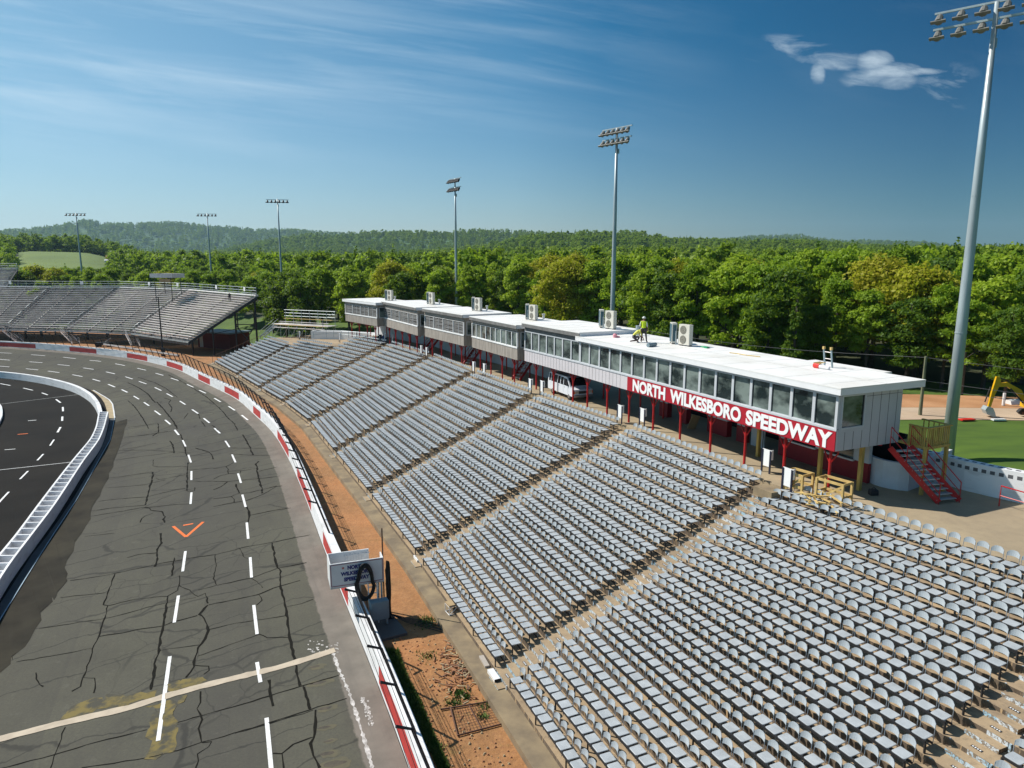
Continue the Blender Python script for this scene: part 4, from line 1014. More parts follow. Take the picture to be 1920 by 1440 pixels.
# ------------------------------------------------------------------ van
def bezier_tire(x,y,t,side):
    w=thing_part=MB().tube([(x,y-.11,.36),(x,y+.11,.36)],.36,20).build('wheel','rubber',t); MB().tube([(x,y+side*.112,.36),(x,y+side*.125,.36)],.19,14).build('rim','chrome',w)
def make_van(loc,rz):
    t=thing('passenger_van','white passenger van parked under the press boxes','van',loc,rz)
    prof=[(-2.75,.42),(-2.78,1.0),(-2.72,1.55),(-2.60,2.02),(-2.35,2.10),(1.05,2.10),(1.25,2.04),(1.95,1.28),(2.10,1.20),(2.72,1.10),(2.80,.98),(2.80,.42)]
    W=.98; m=MB(); lo=[(-2.75,.42),(-2.78,1.0),(-2.74,1.25),(2.0,1.25),(2.10,1.20),(2.72,1.10),(2.80,.98),(2.80,.42)]; hi=[(-2.74,1.25),(-2.72,1.55),(-2.60,2.02),(-2.35,2.10),(1.05,2.10),(1.25,2.04),(1.95,1.28),(2.0,1.25)]
    def yw(z_): return W*(1-max(0,z_-1.25)*.12)
    for pr in (lo,hi):
        for s_ in (-1,1): m.add([(x,s_*yw(z_),z_) for x,z_ in pr],[tuple(range(len(pr)))[::s_]])
    out_=[lo[0],lo[1],lo[2]]+hi[1:-1]+[lo[3]]+lo[4:]
    for a_,b_ in zip(out_,out_[1:]+out_[:1]): m.add([(a_[0],-yw(a_[1]),a_[1]),(a_[0],yw(a_[1]),a_[1]),(b_[0],yw(b_[1]),b_[1]),(b_[0],-yw(b_[1]),b_[1])],[(0,1,2,3)])
    m.build('body','vanwhite',t)
    def yy(z_,s): return s*(yw(z_)+.008)
    for s in (-1,1):
        for x0,x1 in ((-2.55,-2.15),(-2.05,-.75),(-.62,-.12),(-.02,.52)):
            g=MB(); g.add([(x0,yy(1.27,s),1.27),(x1,yy(1.27,s),1.27),(x1,yy(1.98,s),1.98),(x0+.03,yy(1.98,s),1.98)],[(0,1,2,3)]); g.build('side_window','darkglass',t)
        g=MB(); g.add([(.62,yy(1.28,s),1.28),(1.80,yy(1.28,s),1.28),(1.35,yy(1.8,s),1.80),(1.15,yy(1.92,s),1.92),(.62,yy(1.92,s),1.92)],[(0,1,2,3,4)]); d=MB()
        g.build('side_window','darkglass',t)
        for x in (-.68,.56,1.55): d.box((x-.008,s*(W+.002)-.004,.5),(x+.008,s*(W+.002)+.004,1.28))
        for x in (-.45,.75): d.box((x,s*(W+.012)-.012,1.08),(x+.14,s*(W+.012)+.012,1.12))
        d.build('door_line','seam',t)
        for x in (-1.75,1.72): bezier_tire(x,s*.86,t,s)
        MB().box((1.45,s*1.0-.05,1.30),(1.60,s*1.0+.16*s+.05,1.55)).build('mirror','blackm',t,bevel=.02)
        MB().box((2.79,s*.68-.17,.78),(2.82,s*.68+.17,1.0)).build('headlight','lampglass',t)
        MB().box((2.78,s*.93-.05,.74),(2.815,s*.93+.05,.98)).build('indicator','orange',t)
    g=MB(); g.add([(1.93,-.86,1.34),(1.93,.86,1.34),(1.30,.80,2.02),(1.30,-.80,2.02)],[(0,1,2,3)])
    for i,v in enumerate(g.v): g.v[i]=(v[0]+.012,v[1],v[2]+.012)
    g.build('windscreen','darkglass',t)
    MB().box((2.795,-.5,.72),(2.825,.5,.98)).build('grille','blackm',t); MB().box((2.78,-.95,.42),(2.92,.95,.62)).build('bumper','chrome',t,bevel=.02)
    m=MB(); m.box((-2.0,-.7,2.13),(.8,-.66,2.17)); m.box((-2.0,.66,2.13),(.8,.7,2.17)); m.build('roof_rack','blackm',t)
p=local(4,5.3,1.38); make_van((p.x,p.y,6.0),PB[4][2]-.06); bpy.data.objects['passenger_van'].scale=(.84,.84,.84)
# ------------------------------------------------------------------ people
def figure(name,label,cat,loc,rz,chain,mats_,extra=None,scale=1.0):
    """chain: dict name->(parent,(x,y,z),radius)"""
    names=list(chain); idx={n:i for i,n in enumerate(names)}
    me_=bpy.data.meshes.new(name); me_.from_pydata([chain[n][1] for n in names],[(idx[chain[n][0]],idx[n]) for n in names if chain[n][0]],[])
    o=bpy.data.objects.new(name,me_); C.objects.link(o); sk=o.modifiers.new('skin','SKIN'); 
    if not me_.skin_vertices: 
        bm=bmesh.new(); bm.from_mesh(me_); bm.verts.layers.skin.verify(); bm.to_mesh(me_); bm.free()
    for n in names:
        sv=me_.skin_vertices[0].data[idx[n]]; r=chain[n][2]; sv.radius=(r,r) if not isinstance(r,tuple) else r; sv.use_root=(chain[n][0] is None)
    sb=o.modifiers.new('sub','SUBSURF'); sb.levels=2; sb.render_levels=2
    dg=bpy.context.evaluated_depsgraph_get(); nm=bpy.data.meshes.new_from_object(o.evaluated_get(dg)); o.modifiers.clear(); o.data=nm
    nm.materials.clear()
    for m in mats_: nm.materials.append(M[m])
    for p in nm.polygons: p.use_smooth=True
    o.location=loc; o.rotation_euler=(0,0,rz); o.scale=(scale,)*3
    tag(o,label,cat); return o
def hand(root,c,d,side,nm='hand'):
    """short finger chains rooted at the wrist c pointing along d"""
    m=MB(); c=Vector(c); d=Vector(d).normalized(); s=d.cross(Vector((0,1,0))).normalized() if abs(d.y)<.9 else Vector((1,0,0))
    m.tube([c,c+d*.05,c+d*.09],[.026,.040,.034],6)
    for k in range(4):
        b=c+d*.085+s*(-.027+.018*k); L=(.062,.074,.070,.055)[k]; m.tube([b,b+d*L*.55,b+d*L*.9+Vector((0,-.02,0))],[.0095,.009,.0075],5)
    b=c+d*.03+s*.035*side; m.tube([b,b+s*.03*side+d*.03,b+s*.035*side+d*.055],[.012,.010,.008],5)
    o=m.build(nm,'skin',root); return o
def paint(o,fn):
    for p in o.data.polygons: p.material_index=fn(p.center)
# standing worker: seen from behind, hi-viz vest, white hard hat
st=figure('person','person standing on the white roof in yellow vest, dark trousers and white hard hat','person',tuple(local(5,0,0)),0,{
 'pelvis':(None,(0,0,.95),(.15,.11)),'waist':('pelvis',(0,0,1.10),(.135,.10)),'chest':('waist',(0,-.01,1.32),(.165,.115)),'neck0':('chest',(0,0,1.47),(.08,.07)),'neck':('neck0',(0,-.01,1.53),.052),'head':('neck',(0,-.02,1.62),(.075,.09)),'crown':('head',(0,-.02,1.72),(.07,.085)),
 'shL':('neck0',(-.19,0,1.43),.058),'elL':('shL',(-.25,.02,1.15),.043),'wrL':('elL',(-.24,-.10,.92),.028),
 'shR':('neck0',(.19,0,1.43),.058),'elR':('shR',(.26,.02,1.16),.043),'wrR':('elR',(.23,-.12,.95),.028),
 'hipL':('pelvis',(-.10,0,.88),.10),'knL':('hipL',(-.17,-.05,.50),.066),'anL':('knL',(-.24,.02,.09),.045),'toL':('anL',(-.26,-.14,.045),.04),
 'hipR':('pelvis',(.10,0,.88),.10),'knR':('hipR',(.13,-.04,.49),.066),'anR':('knR',(.15,.03,.09),.045),'toR':('anR',(.17,-.13,.045),.04)},
 ['skin','hiviz','jeans','boots','white'])
paint(st,lambda c: 3 if c.z<.14 else 2 if c.z<1.0 else (1 if c.z<1.47 and abs(c.x)<.21 else (4 if 1.1<c.z<1.47 else 0)))
m=MB(); m.tube([(0,-.02,1.66),(0,-.02,1.69),(0,-.02,1.75),(0,-.02,1.79)],[.125,.12,.10,.04],14); m.tube([(0,-.035,1.675),(0,-.035,1.685)],[.15,.15],14); m.build('hard_hat','helmet',st,smooth=True)
m=MB(); m.tube([(0,-.01,1.64),(0,-.005,1.67)],[.097,.10],12); m.build('hair','hair',st)
m=MB()
for s in (-1,1): m.tube([(s*.03,-.112,1.635),(s*.03,-.118,1.635)],.010,6); m.tube([(s*.083,-.02,1.63),(s*.093,-.02,1.62)],.018,6)
m.tube([(0,-.105,1.625),(0,-.125,1.60)],[.008,.014],5); m.box((-.022,-.108,1.572),(.022,-.103,1.578)); m.build('face','skin',st)
hand(st,(-.24,-.10,.92),(0,-.25,-1),1); hand(st,(.23,-.12,.95),(0,-.25,-1),-1)
for s in (-.09,.09): pass
def roofpos(u,v,bi=5): 
    return PX(u,v,6+PB[bi][4])
p=roofpos(1206,642); st.location=p; st.rotation_euler.z=math.radians(150)
kn=figure('person','person crouching on the white roof in a faded yellow shirt and pale hard hat','person',(0,0,0),0,{
 'pelvis':(None,(0,.12,.42),(.15,.12)),'waist':('pelvis',(0,.02,.56),(.13,.11)),'chest':('waist',(0,-.20,.74),(.16,.12)),'neck0':('chest',(0,-.33,.82),(.08,.07)),'neck':('neck0',(0,-.40,.84),.052),'head':('neck',(0,-.48,.84),(.075,.085)),'crown':('head',(0,-.54,.90),(.065,.075)),
 'shL':('neck0',(-.18,-.30,.78),.056),'elL':('shL',(-.22,-.42,.50),.042),'wrL':('elL',(-.14,-.58,.24),.028),
 'shR':('neck0',(.18,-.30,.78),.056),'elR':('shR',(.23,-.40,.50),.042),'wrR':('elR',(.12,-.56,.22),.028),
 'hipL':('pelvis',(-.11,.10,.38),.10),'knL':('hipL',(-.17,-.28,.40),.07),'anL':('knL',(-.16,-.10,.09),.048),'toL':('anL',(-.17,-.26,.045),.04),
 'hipR':('pelvis',(.11,.10,.38),.10),'knR':('hipR',(.17,-.25,.13),.068),'anR':('knR',(.15,.16,.09),.048),'toR':('anR',(.15,.30,.06),.04)},
 ['skin','hiviz2','jeans','boots','blueshirt'])
paint(kn,lambda c: 3 if c.z<.12 else 2 if (c.z<.52 and c.y>-.36) else (1 if c.y>-.40 else 0))
m=MB(); X=Matrix.Translation((0,-.50,.90))@Matrix.Rotation(math.radians(50),4,'X'); m.tube([X@Vector(q) for q in ((0,0,-.03),(0,0,0),(0,0,.06),(0,0,.10))],[.125,.12,.10,.04],14); m.build('hard_hat','helmet',kn,smooth=True)
m=MB(); m.tube([X@Vector((0,0,-.06)),X@Vector((0,0,-.02))],.095,12); m.build('hair','hair',kn)
m=MB(); m.tube([(0,-.56,.80),(0,-.59,.78)],[.008,.014],5); m.build('face','skin',kn)
hand(kn,(-.14,-.58,.24),(.1,-.3,-1),1); hand(kn,(.12,-.56,.22),(-.1,-.3,-1),-1)
kn.location=roofpos(1190,642); kn.rotation_euler.z=math.radians(100)
# ------------------------------------------------------------------ things on the roof
def put(o,p,rz=0): o.location=p; o.rotation_euler.z=rz; return o
o=MB().tube([(-.42,0,.13),(.42,0,.13)],.13,14).build('membrane_roll','cabinet'); tag(o,'grey roll of roofing membrane lying on the long white roof near the workers','roll'); put(o,roofpos(1222,650),PB[5][2]+1.9)
t=thing('knee_pad_box','pink plastic container on the roof edge left of the workers','container',tuple(roofpos(1153,633)))
MB().tube([(0,0,0),(0,0,.22),(0,0,.3)],[.14,.16,.06],10).build('body','pink',t); MB().box((.1,-.08,0),(.34,.08,.12)).build('tray','pink',t)
o=MB(); o.tube([(-.3,0,.05),(.3,0,.05)],[.05,.07],6); o.box((.1,-.1,0),(.4,.12,.1)); o=o.build('green_caulk_bag','green'); tag(o,'bright green plastic bag lying on the long white roof','bag'); put(o,roofpos(1320,652),PB[5][2])
o=MB(); P=[Vector((0,0,.02)),Vector((.5,.1,.02)),Vector((1.2,0,.02)),Vector((2.2,.15,.02))]; o.tube(P,.03,5); o=o.build('yellow_cord','pine'); tag(o,'thin yellow cord lying on the long white roof','cord'); put(o,roofpos(1368,662),PB[5][2]+.1)
lp=roofpos(1549,689); t=thing('extension_ladder','aluminium ladder with dark rails poking above the back of the long white roof','ladder',(lp.x,lp.y,lp.z),PB[5][2])
for x in (-.24,.24): m=MB(); m.bar((x,.55,-2.2),(x,.0,1.0),.05,.09); m.build('rail','cabinet',t); MB().box((x-.05,-.06,.95),(x+.05,.06,1.1)).build('end_cap','lumber',t)
for i in range(8): zz=-1.7+.36*i; y=.55-(zz+2.2)/3.2*.55; MB().tube([(-.24,y,zz),(.24,y,zz)],.02,6).build('rung','alu',t)
t=thing('tool_bucket','red and white bucket bundle with tools on the long roof by the ladder','bucket',tuple(roofpos(1530,690)),PB[5][2])
MB().tube([(-.1,0,.14),(.25,0,.14)],[.15,.13],12).build('bucket','redplastic',t); MB().tube([(.25,0,.12),(.8,.05,.10)],[.12,.08],8).build('cloth','white',t); m=MB()
for i in range(6): m.bar((-.1+.08*i,-.1,.28),(.05+.08*i,.15,.33+.02*(i%2)),.03,.03)
m.build('tools','lumber',t)
# ------------------------------------------------------------------ white aisle sign boards
sb=None; labs=['rightmost','second from right','third from right','fourth from right']
spx=[(1473,930),(1448,890),(1208,798),(1158,795),(1015,738),(993,736),(908,703),(883,699),(800,668),(886-83,668),(736,643),(722,641),(668,637),(637,640),(562,636)]
spx=[(1475,925),(1436,886),(1204,800),(1162,793),(1016,742),(994,738),(908,706),(888,702),(800,672),(790,668),(736,645),(722,643),(668,640),(637,642),(562,637)]
def make_board():
    t=thing('aisle_board','','sign board')
    MB().box((-.30,-.02,.35),(.30,.0,1.25)).build('panel','textwhite',t)
    for x in (-.30,.26): MB().box((x-.04,-.05,0),(x+.06,.05-.052,1.22)).build('leg','navy2',t)
    MB().box((.31,-.015,.75),(.34,.10,1.28)).build('return_edge','textwhite',t)
    return t
M['navy2']=mat('navy_post',(.012,.014,.035),.5)
for i,(u,v) in enumerate(spx):
    p=PX(u,v,6.0 if i<12 else 5.4); 
    if i<12: p=p+Vector((.0,.0,0))
    a_=PB[5][2] if i<4 else PB[3][2] if i<8 else PB[1][2]
    lb='blank white board on dark posts at the top of an aisle, %s from the right'%ordw(i+1)
    if sb is None: sb=make_board(); sb['label']=lb; sb['category']='sign board'; sb['group']='blank white boards at the heads of the aisles'; sb.location=p; sb.rotation_euler.z=a_; tr=[(c,kids(c)) for c in kids(sb)]
    else: dup(sb,tuple(p),a_,lb,tree=tr)
# ---- end box by the top row, timber frames and boxes
p=PX(1420,926,6)
t=thing('plywood_box','low concrete-grey box platform at the head of the aisle','box',tuple(PX(1441,920,6)-Vector((0,0,.3))),PB[5][2]); MB().box((-.6,-.4,0),(.6,.4,.42)).build('box','kerbconc',t)
q=PX(1530,935,6); t=thing('timber_frame_pile','heap of new yellow lumber frames standing on the concourse','lumber frames',tuple(q),PB[5][2]+.15)
def frame(x0,y0,w,d,h):
    m=MB()
    for x in (x0,x0+w):
        for y in (y0,y0+d): m.box((x-.05,y-.05,0),(x+.05,y+.05,h))
    for zz in (h*.35,h*.9):
        m.box((x0,y0-.02,zz),(x0+w,y0+.02,zz+.12)); m.box((x0,y0+d-.02,zz),(x0+w,y0+d+.02,zz+.12)); m.box((x0-.02,y0,zz),(x0+.02,y0+d,zz+.12)); m.box((x0+w-.02,y0,zz),(x0+w+.02,y0+d,zz+.12))
    m.bar((x0,y0,.1),(x0+w,y0,h*.9),.04,.09); return m
frame(-1.5,-.4,1.0,.8,1.05).build('frame','lumber',t); frame(.1,-.2,1.3,.7,1.1).build('frame','lumber',t)
m=MB()
for i in range(10): a=random.uniform(0,PI); cx,cy=random.uniform(-.4,1.6),random.uniform(-1.1,-.5); m.bar((cx-.5*math.cos(a),cy-.3*math.sin(a),.05+.05*i),(cx+.5*math.cos(a),cy+.3*math.sin(a),.12+.05*i),.09,.04)
m.build('offcuts','lumber',t)
t=thing('cardboard_box','flattened brown cardboard box lying by the lumber pile','box',tuple(PX(1566,947,6)),.4); X=Matrix.Rotation(.35,4,'X'); MB().box((-.5,-.35,.1),(.5,.35,.16),0,X).build('panel','cardboard',t); MB().box((-.3,.2,0),(.35,.5,.3)).build('carton','cardboard',t)
o=MB().bar((0,0,0),(.18,.25,.95),.65,.03).build('leaning_panel','cardboard'); tag(o,'tan sheet of board leaning on a pillar under the long press box','board'); put(o,local(5,9.6,2.9),PB[5][2])
t=thing('blue_drum','blue plastic barrel and bin in the shade under the first press box','barrel',tuple(local(0,9.2,1.6))); MB().tube([(0,0,0),(0,0,.4),(0,0,.9)],[.3,.33,.3],14).build('drum','blue',t); MB().box((-.9,-.3,0),(-.4,.3,1.0)).build('bin','navy2',t)
t=thing('tool_bag','small black tool bag beside the red post at the end of the long press box','bag',tuple(PX(1637,928,6))); MB().box((-.2,-.15,0),(.2,.15,.28)).build('bag','blackm',t,bevel=.05); MB().tube([(-.12,0,.27),(0,0,.4),(.12,0,.27)],.02,5).build('handle','blackm',t)
# plastic clutter at the foot of the stand and on the dirt
o=MB().box((-.18,-.55,0),(.18,.55,.22)); o.box((-.181,-.56,0),(.181,-.55,.22),1); o=o.build('white_step_block',['white','blackm'],bevel=.01); tag(o,'long white block with a dark end on the kerb ledge','block'); o.scale=(.72,.72,.72); put(o,PX(926,1270,.32),math.atan2(-11.24,4.76)+PI/2)
o2=o.copy(); C.objects.link(o2); put(o2,PX(783,1050,.32),math.atan2(-11.24,4.76)+PI/2); o2['label']='small white block on the kerb ledge at the second aisle, right of the flag stand'
o=MB().box((-.10,-.42,0),(.10,.42,.09)).build('level_case','lampglass'); tag(o,'narrow white carton lying on the kerb ledge','carton'); put(o,PX(908,1242,.32),.35)
t=thing('wire_stool','white wire-frame box on the kerb ledge','stool',tuple(PX(848,1148,.32)),.5)
m=MB()
for a in (0,1): 
    for x,y in ((-.25,-.25),(.25,-.25),(.25,.25),(-.25,.25)): pass
for zz in (0.02,.42): m.tube([(-.25,-.25,zz),(.25,-.25,zz),(.25,.25,zz),(-.25,.25,zz),(-.25,-.25,zz)],.02,5)
for x,y in ((-.25,-.25),(.25,-.25),(.25,.25),(-.25,.25)): m.tube([(x,y,0),(x,y,.42)],.02,5)
m.tube([(-.25,-.25,.02),(.25,-.25,.42)],.018,5); m.build('frame','white',t); MB().box((-.26,-.26,.43),(.26,.26,.50)).build('top','cardboard',t)
g0=PX(885,1345,0); t=thing('fallen_mesh_gate','rusty wire mesh gate lying flat on the red clay','gate',tuple(g0))
cor=[PX(u,v,.06)-g0 for u,v in [(845,1327),(920,1315),(957,1353),(858,1379)]]
m=MB(); m.tube(cor+[cor[0]],.035,6); m.tube([cor[0].lerp(cor[1],.45),cor[3].lerp(cor[2],.45)],.02,5); m.tube([cor[0]-(cor[1]-cor[0])*.25,cor[0]],.035,6); m.build('frame','rust',t)
m=MB()
for i in range(1,16): m.bar(cor[0].lerp(cor[1],i/16),cor[3].lerp(cor[2],i/16),.008,.008)
for i in range(1,10): m.bar(cor[0].lerp(cor[3],i/10),cor[1].lerp(cor[2],i/10),.008,.008)
m.build('wire_mesh','rust',t)
m=MB()
for i in range(260):
    u=random.gauss(855,20)+random.uniform(-8,14); v=random.gauss(1250,28); p=PX(u,v,0); a=random.uniform(0,PI); l=random.uniform(.05,.22); h=random.uniform(.02,.10)
    m.bar(p+Vector((-l*math.cos(a),-l*math.sin(a),h)),p+Vector((l*math.cos(a),l*math.sin(a),h+random.uniform(-.02,.03))),random.uniform(.02,.06),.025,random.choice((0,0,1,2)))
M['clod']=mat('clay_clod',(.42,.20,.10),.95,var=.3)
o=m.build('rubble',['clod','rust','tan']); tag(o,'heap of broken clay, roots and scrap on the red clay','rubble',None,'stuff')
m=MB()
for i in range(900):
    u=random.uniform(700,1000); v=random.uniform(1150,1440); p=PX(u,v,0)
    if pdist(OB[:],p)>-1.2 or pdist([Vector((q.x,q.y,0)) for q in L0],p)<.3: continue
    r=random.uniform(.015,.06); m.tube([p,p+z*r],[r,r*.5],5,random.choice((0,0,1)))
o=m.build('stones',['clod','tan']); tag(o,'loose stones and clods scattered on the red clay','stones',None,'stuff')
o=MB(); o.bar((0,0,.05),(.3,.5,.12),.05,.12); o.bar((.12,0,.02),(.5,.35,.05),.06,.04); o=o.build('metal_offcuts','white'); tag(o,'bent white metal scraps by the kerb ledge','scrap'); put(o,PX(868,1232,0))
# ------------------------------------------------------------------ flag stand
f0=Vector((-8.36,30.57,2.05)); f1=Vector((-6.05,31.4,2.05)); 
frz=ang(f0,f1); FL=(f1-f0).length
fs_=thing('flag_stand','white starter stand with lettered panels above the outer wall','flag stand',(f0.x,f0.y,0),frz)
def pn(x0,y0,x1,y1,z0=2.05,z1=3.2): 
    m=MB(); m.box((x0,y0,z0),(x1,y1,z1)); return m
m=pn(0,0,FL,.05); fp=m.build('front_panel','white',fs_)
m=MB(); 
for zz in (2.09,3.13): m.box((.04,-.012,zz),(FL-.04,-.001,zz+.03))
for x in (.03,FL-.06): m.box((x,-.012,2.12),(x+.03,-.001,3.13))
M['mauve']=mat('mauve_border',(.32,.10,.14),.6); m.build('border','mauve',fp)
for wd,zc,x0,x1 in (('NORTH',2.86,.80,1.55),('WILKESBORO',2.58,.48,1.92),('SPEEDWAY',2.30,.62,1.80)):
    me_=text_mesh(wd,1,.01,.06); xs=[v.co.x for v in me_.vertices]; ys=[v.co.y for v in me_.vertices]; a0,a1,b0,b1=min(xs),max(xs),min(ys),max(ys)
    for v in me_.vertices: v.co=Vector((x0+(v.co.x-a0)/(a1-a0)*(x1-x0),-.013-(.004 if v.co.z>0 else 0),zc-.02+(v.co.y-b0)/(b1-b0)*.20))
    me_.materials.append(M['navy']); o=bpy.data.objects.new('lettering',me_); C.objects.link(o); o.parent=fp
for sx in (.60,1.72):
    m=MB(); P=[]
    for i in range(10):
        r=.075 if i%2==0 else .03; a=PI/2+i*PI/5; P.append((sx+r*math.cos(a),-.014,2.95+r*math.sin(a)))
    m.add(P+[(x,-.004,z_) for x,y,z_ in P],[tuple(range(10))]+[(i,(i+1)%10,10+(i+1)%10,10+i) for i in range(10)]); m.build('star','star',fp)
pn(0,.05,.05,1.25).build('side_panel','white',fs_); m=pn(0,1.25,FL*.8,1.30,2.05,3.2)
m.build('back_panel','white',fs_); pn(FL-.05,.05,FL,.7).build('side_panel','white',fs_)
m=MB()
for i in range(9): x=.85+i*.13; m.box((x,1.215,2.72),(x+.035,1.25,3.12))
m.box((.8,1.21,3.0),(2.0,1.25,3.03)); m.build('flag_rack','white',fs_)
MB().box((0,0,1.98),(FL,1.3,2.05)).build('floor','galv',fs_)
for x,y in ((1.35,.15),(FL-.1,.15),(1.35,1.15),(FL-.1,1.15)): MB().tube([(x,y,0),(x,y,1.98)],.05,8).build('leg','galv',fs_)
m=MB(); m.tube([(FL-.75,-.30,.1),(FL-.75,-.05,2.1)],.03,6); m.tube([(FL-.35,-.30,.1),(FL-.35,-.05,2.1)],.03,6)
for i in range(6): zz=.35+.3*i; y=-.30+.25*(zz/2.05); m.tube([(FL-.75,y,zz),(FL-.35,y,zz)],.022,6)
m.build('ladder','white',fs_)
slab=thing('concrete_pad','grey concrete pad with posts at the foot of the flag stand','slab',(0,0,0)); P=[PX(u,v,.12) for u,v in [(690,1162),(737,1153),(764,1186),(700,1203)]]
M['padgrey']=mat('pad_grey',(.12,.115,.11),.85); MB().prism([(p.x,p.y) for p in P],-.05,.12).build('pad','padgrey',slab)
q=PX(712,1172,.12); cbn=thing('electrical_cabinet','blue-grey electrical cabinet beneath the flag stand','cabinet',tuple(q),frz+.1)
MB().box((-.42,-.2,.35),(.42,.2,1.25)).build('box','cabinet',cbn,bevel=.01); MB().box((-.35,-.215,.42),(.35,-.201,1.18)).build('door','cabinet',cbn)
for x in (-.36,.36): MB().box((x-.04,-.06,0),(x+.04,.06,.35)).build('leg','galv',cbn)
# cable coils
def coil(name,label,c,ax,rx,rz_,n,tail):
    m=MB()
    for k in range(n):
        ox=random.uniform(-.05,.05); oy=-.10*random.random()-.03; P=[]
        rr=1+random.uniform(-.16,.10)
        for i in range(25):
            a=2*PI*i/24; x=math.sin(a)*rx*rr*(1 if math.cos(a)<0 else .78); zz=math.cos(a)*rz_*rr
            P.append(Vector((ox+x,oy,zz-rz_)))
        m.tube(P,.026,5,cap=False)
    for k in range(tail):
        x=random.uniform(-.12,.12); P=[Vector((x,-.05,-rz_*(1.9 if tail<8 else random.uniform(.05,1.2)))),Vector((x+random.uniform(-.1,.1),-.15,-rz_*2-.5)),Vector((x+random.uniform(-.2,.3),-.25,-rz_*2-1.0-random.random()*.3))]; m.tube(P,.018,4)
    o=m.build('cable_coil','coilblack',smooth=True); o.location=c; o.rotation_euler.z=ax; return tag(o,label,'cable coil')
def fl(x,y,zz): return Vector((f0.x+x*math.cos(frz)-y*math.sin(frz),f0.y+x*math.sin(frz)+y*math.cos(frz),zz))
coil('a','thick loop of black cable hanging over the front of the flag stand panel',fl(1.58,-.06,3.02),frz,.42,.86,20,1)
coil('b','narrow bundle of black cable hanging beside the right end of the flag stand',fl(FL+.17,.05,2.95),frz+.2,.055,1.0,16,18)
p=PX(718,1110,.3); m=MB(); m.tube([(0,0,0),(0,0,4.3)],.035,6); o=m.build('antenna_mast','rust'); tag(o,'thin brown pole standing behind the flag stand','pole'); o.location=fl(FL+.08,.62,.1)
m=MB(); 
for k in range(5): 
    P=[fl(FL+.2,.1,.3),PX(760,1158+k*2,.1),PX(800,1165+k*3,.04),PX(835+random.uniform(-6,8),1172+4*k,.04)]; m.tube(P,.018,4)
o=m.build('trailing_cable','coilblack'); tag(o,'black cables trailing from the flag stand across the clay','cable')
# pole far along the fence
for (u,v,hh,lb) in ((303,676,10.5,'dark steel pole standing at the far catch fence in front of the aluminium stand'),):
    p=PX(u,v,0); p=PX(306,668,0); o=MB().tube([(0,0,0),(0,0,hh)],[.14,.09],8); o.box((-.25,-.2,0),(.35,.2,1.4)); o=o.build('steel_pole','black'); tag(o,lb,'pole'); o.location=p
# ------------------------------------------------------------------ ground sheets
dsh=MB(); A=[p+Vector((0,0,0)) for p in OB]; 
Bq=[p-z*.0 for p in offs(OB,30)]
cols=[]; nn_=12
grid=[]
for k in range(nn_+1): 
    off=offs(OB,.5+29.5*k/nn_) if k else offs(OB,.5); grid.append([Vector((p.x,p.y,0)) for p in off])
for k in range(nn_): dsh.strip(grid[k],grid[k+1])
o=dsh.build('dirt_strip','dirt',fixn=False)
for p in o.data.polygons:
    pass
if o.data.polygons[5].normal.z<0: o.data.flip_normals()
tag(o,'orange clay strip between the outer wall and the terraces',None,None,'structure')
gs2=MB(); ga=[PX(u,v,.03) for u,v in [(716,1218),(722,1235),(735,1262),(750,1295),(770,1337),(790,1378),(812,1422),(830,1460),(870,1560)]]; gb=[PX(u,v,.03) for u,v in [(745,1218),(752,1240),(765,1275),(785,1310),(797,1340),(812,1378),(830,1415),(850,1455),(900,1560)]]
gs2.strip(ga,gb)
bl=MB()
for i in range(6500):
    t=random.random()*(len(ga)-1.001); j=int(t); a=ga[j].lerp(ga[j+1],t-j); b_=gb[j].lerp(gb[j+1],t-j); p=a.lerp(b_,random.random()**1.0*1.08-.02)
    an_=random.uniform(0,PI); hh=random.uniform(.06,.20); w=random.uniform(.015,.035); le=Vector((random.uniform(-.08,.08),random.uniform(-.08,.08),hh))
    bl.add([p-Vector((w*math.cos(an_),w*math.sin(an_),0)),p+Vector((w*math.cos(an_),w*math.sin(an_),0)),p+le],[(0,1,2)])
for cx,cy,n,r in ((835,1160,260,7),(800,1167,220,9),(872,1308,90,6),(850,1318,90,8),(868,1302,80,6),(905,1345,60,5),(780,1380,90,8),(800,1230,60,10),(905,1325,50,8),(857,1300,60,6),(990,1400,50,6),(820,1400,40,10)):
    for i in range(n):
        p=PX(random.gauss(cx,r),random.gauss(cy,r*.6),.0); an_=random.uniform(0,PI); hh=random.uniform(.05,.18); w=random.uniform(.02,.045); le=Vector((random.uniform(-.1,.1),random.uniform(-.1,.1),hh))
        bl.add([p-Vector((w*math.cos(an_),w*math.sin(an_),0)),p+Vector((w*math.cos(an_),w*math.sin(an_),0)),p+le],[(0,1,2)])
gs2.v+=[]; off=len(gs2.v); gs2.v+=bl.v; gs2.f+=[tuple(off+i for i in f) for f in bl.f]; gs2.m+=[1]*len(bl.f)
M['weedy']=mat('weedy_clay',(.07,.10,.02),.95,c2=(.14,.10,.035),scale=2.5,detail=8)
tag(gs2.build('grass_tufts',['weedy','blade'],fixn=False),'grass and weeds along the foot of the catch fence',None,None,'stuff')
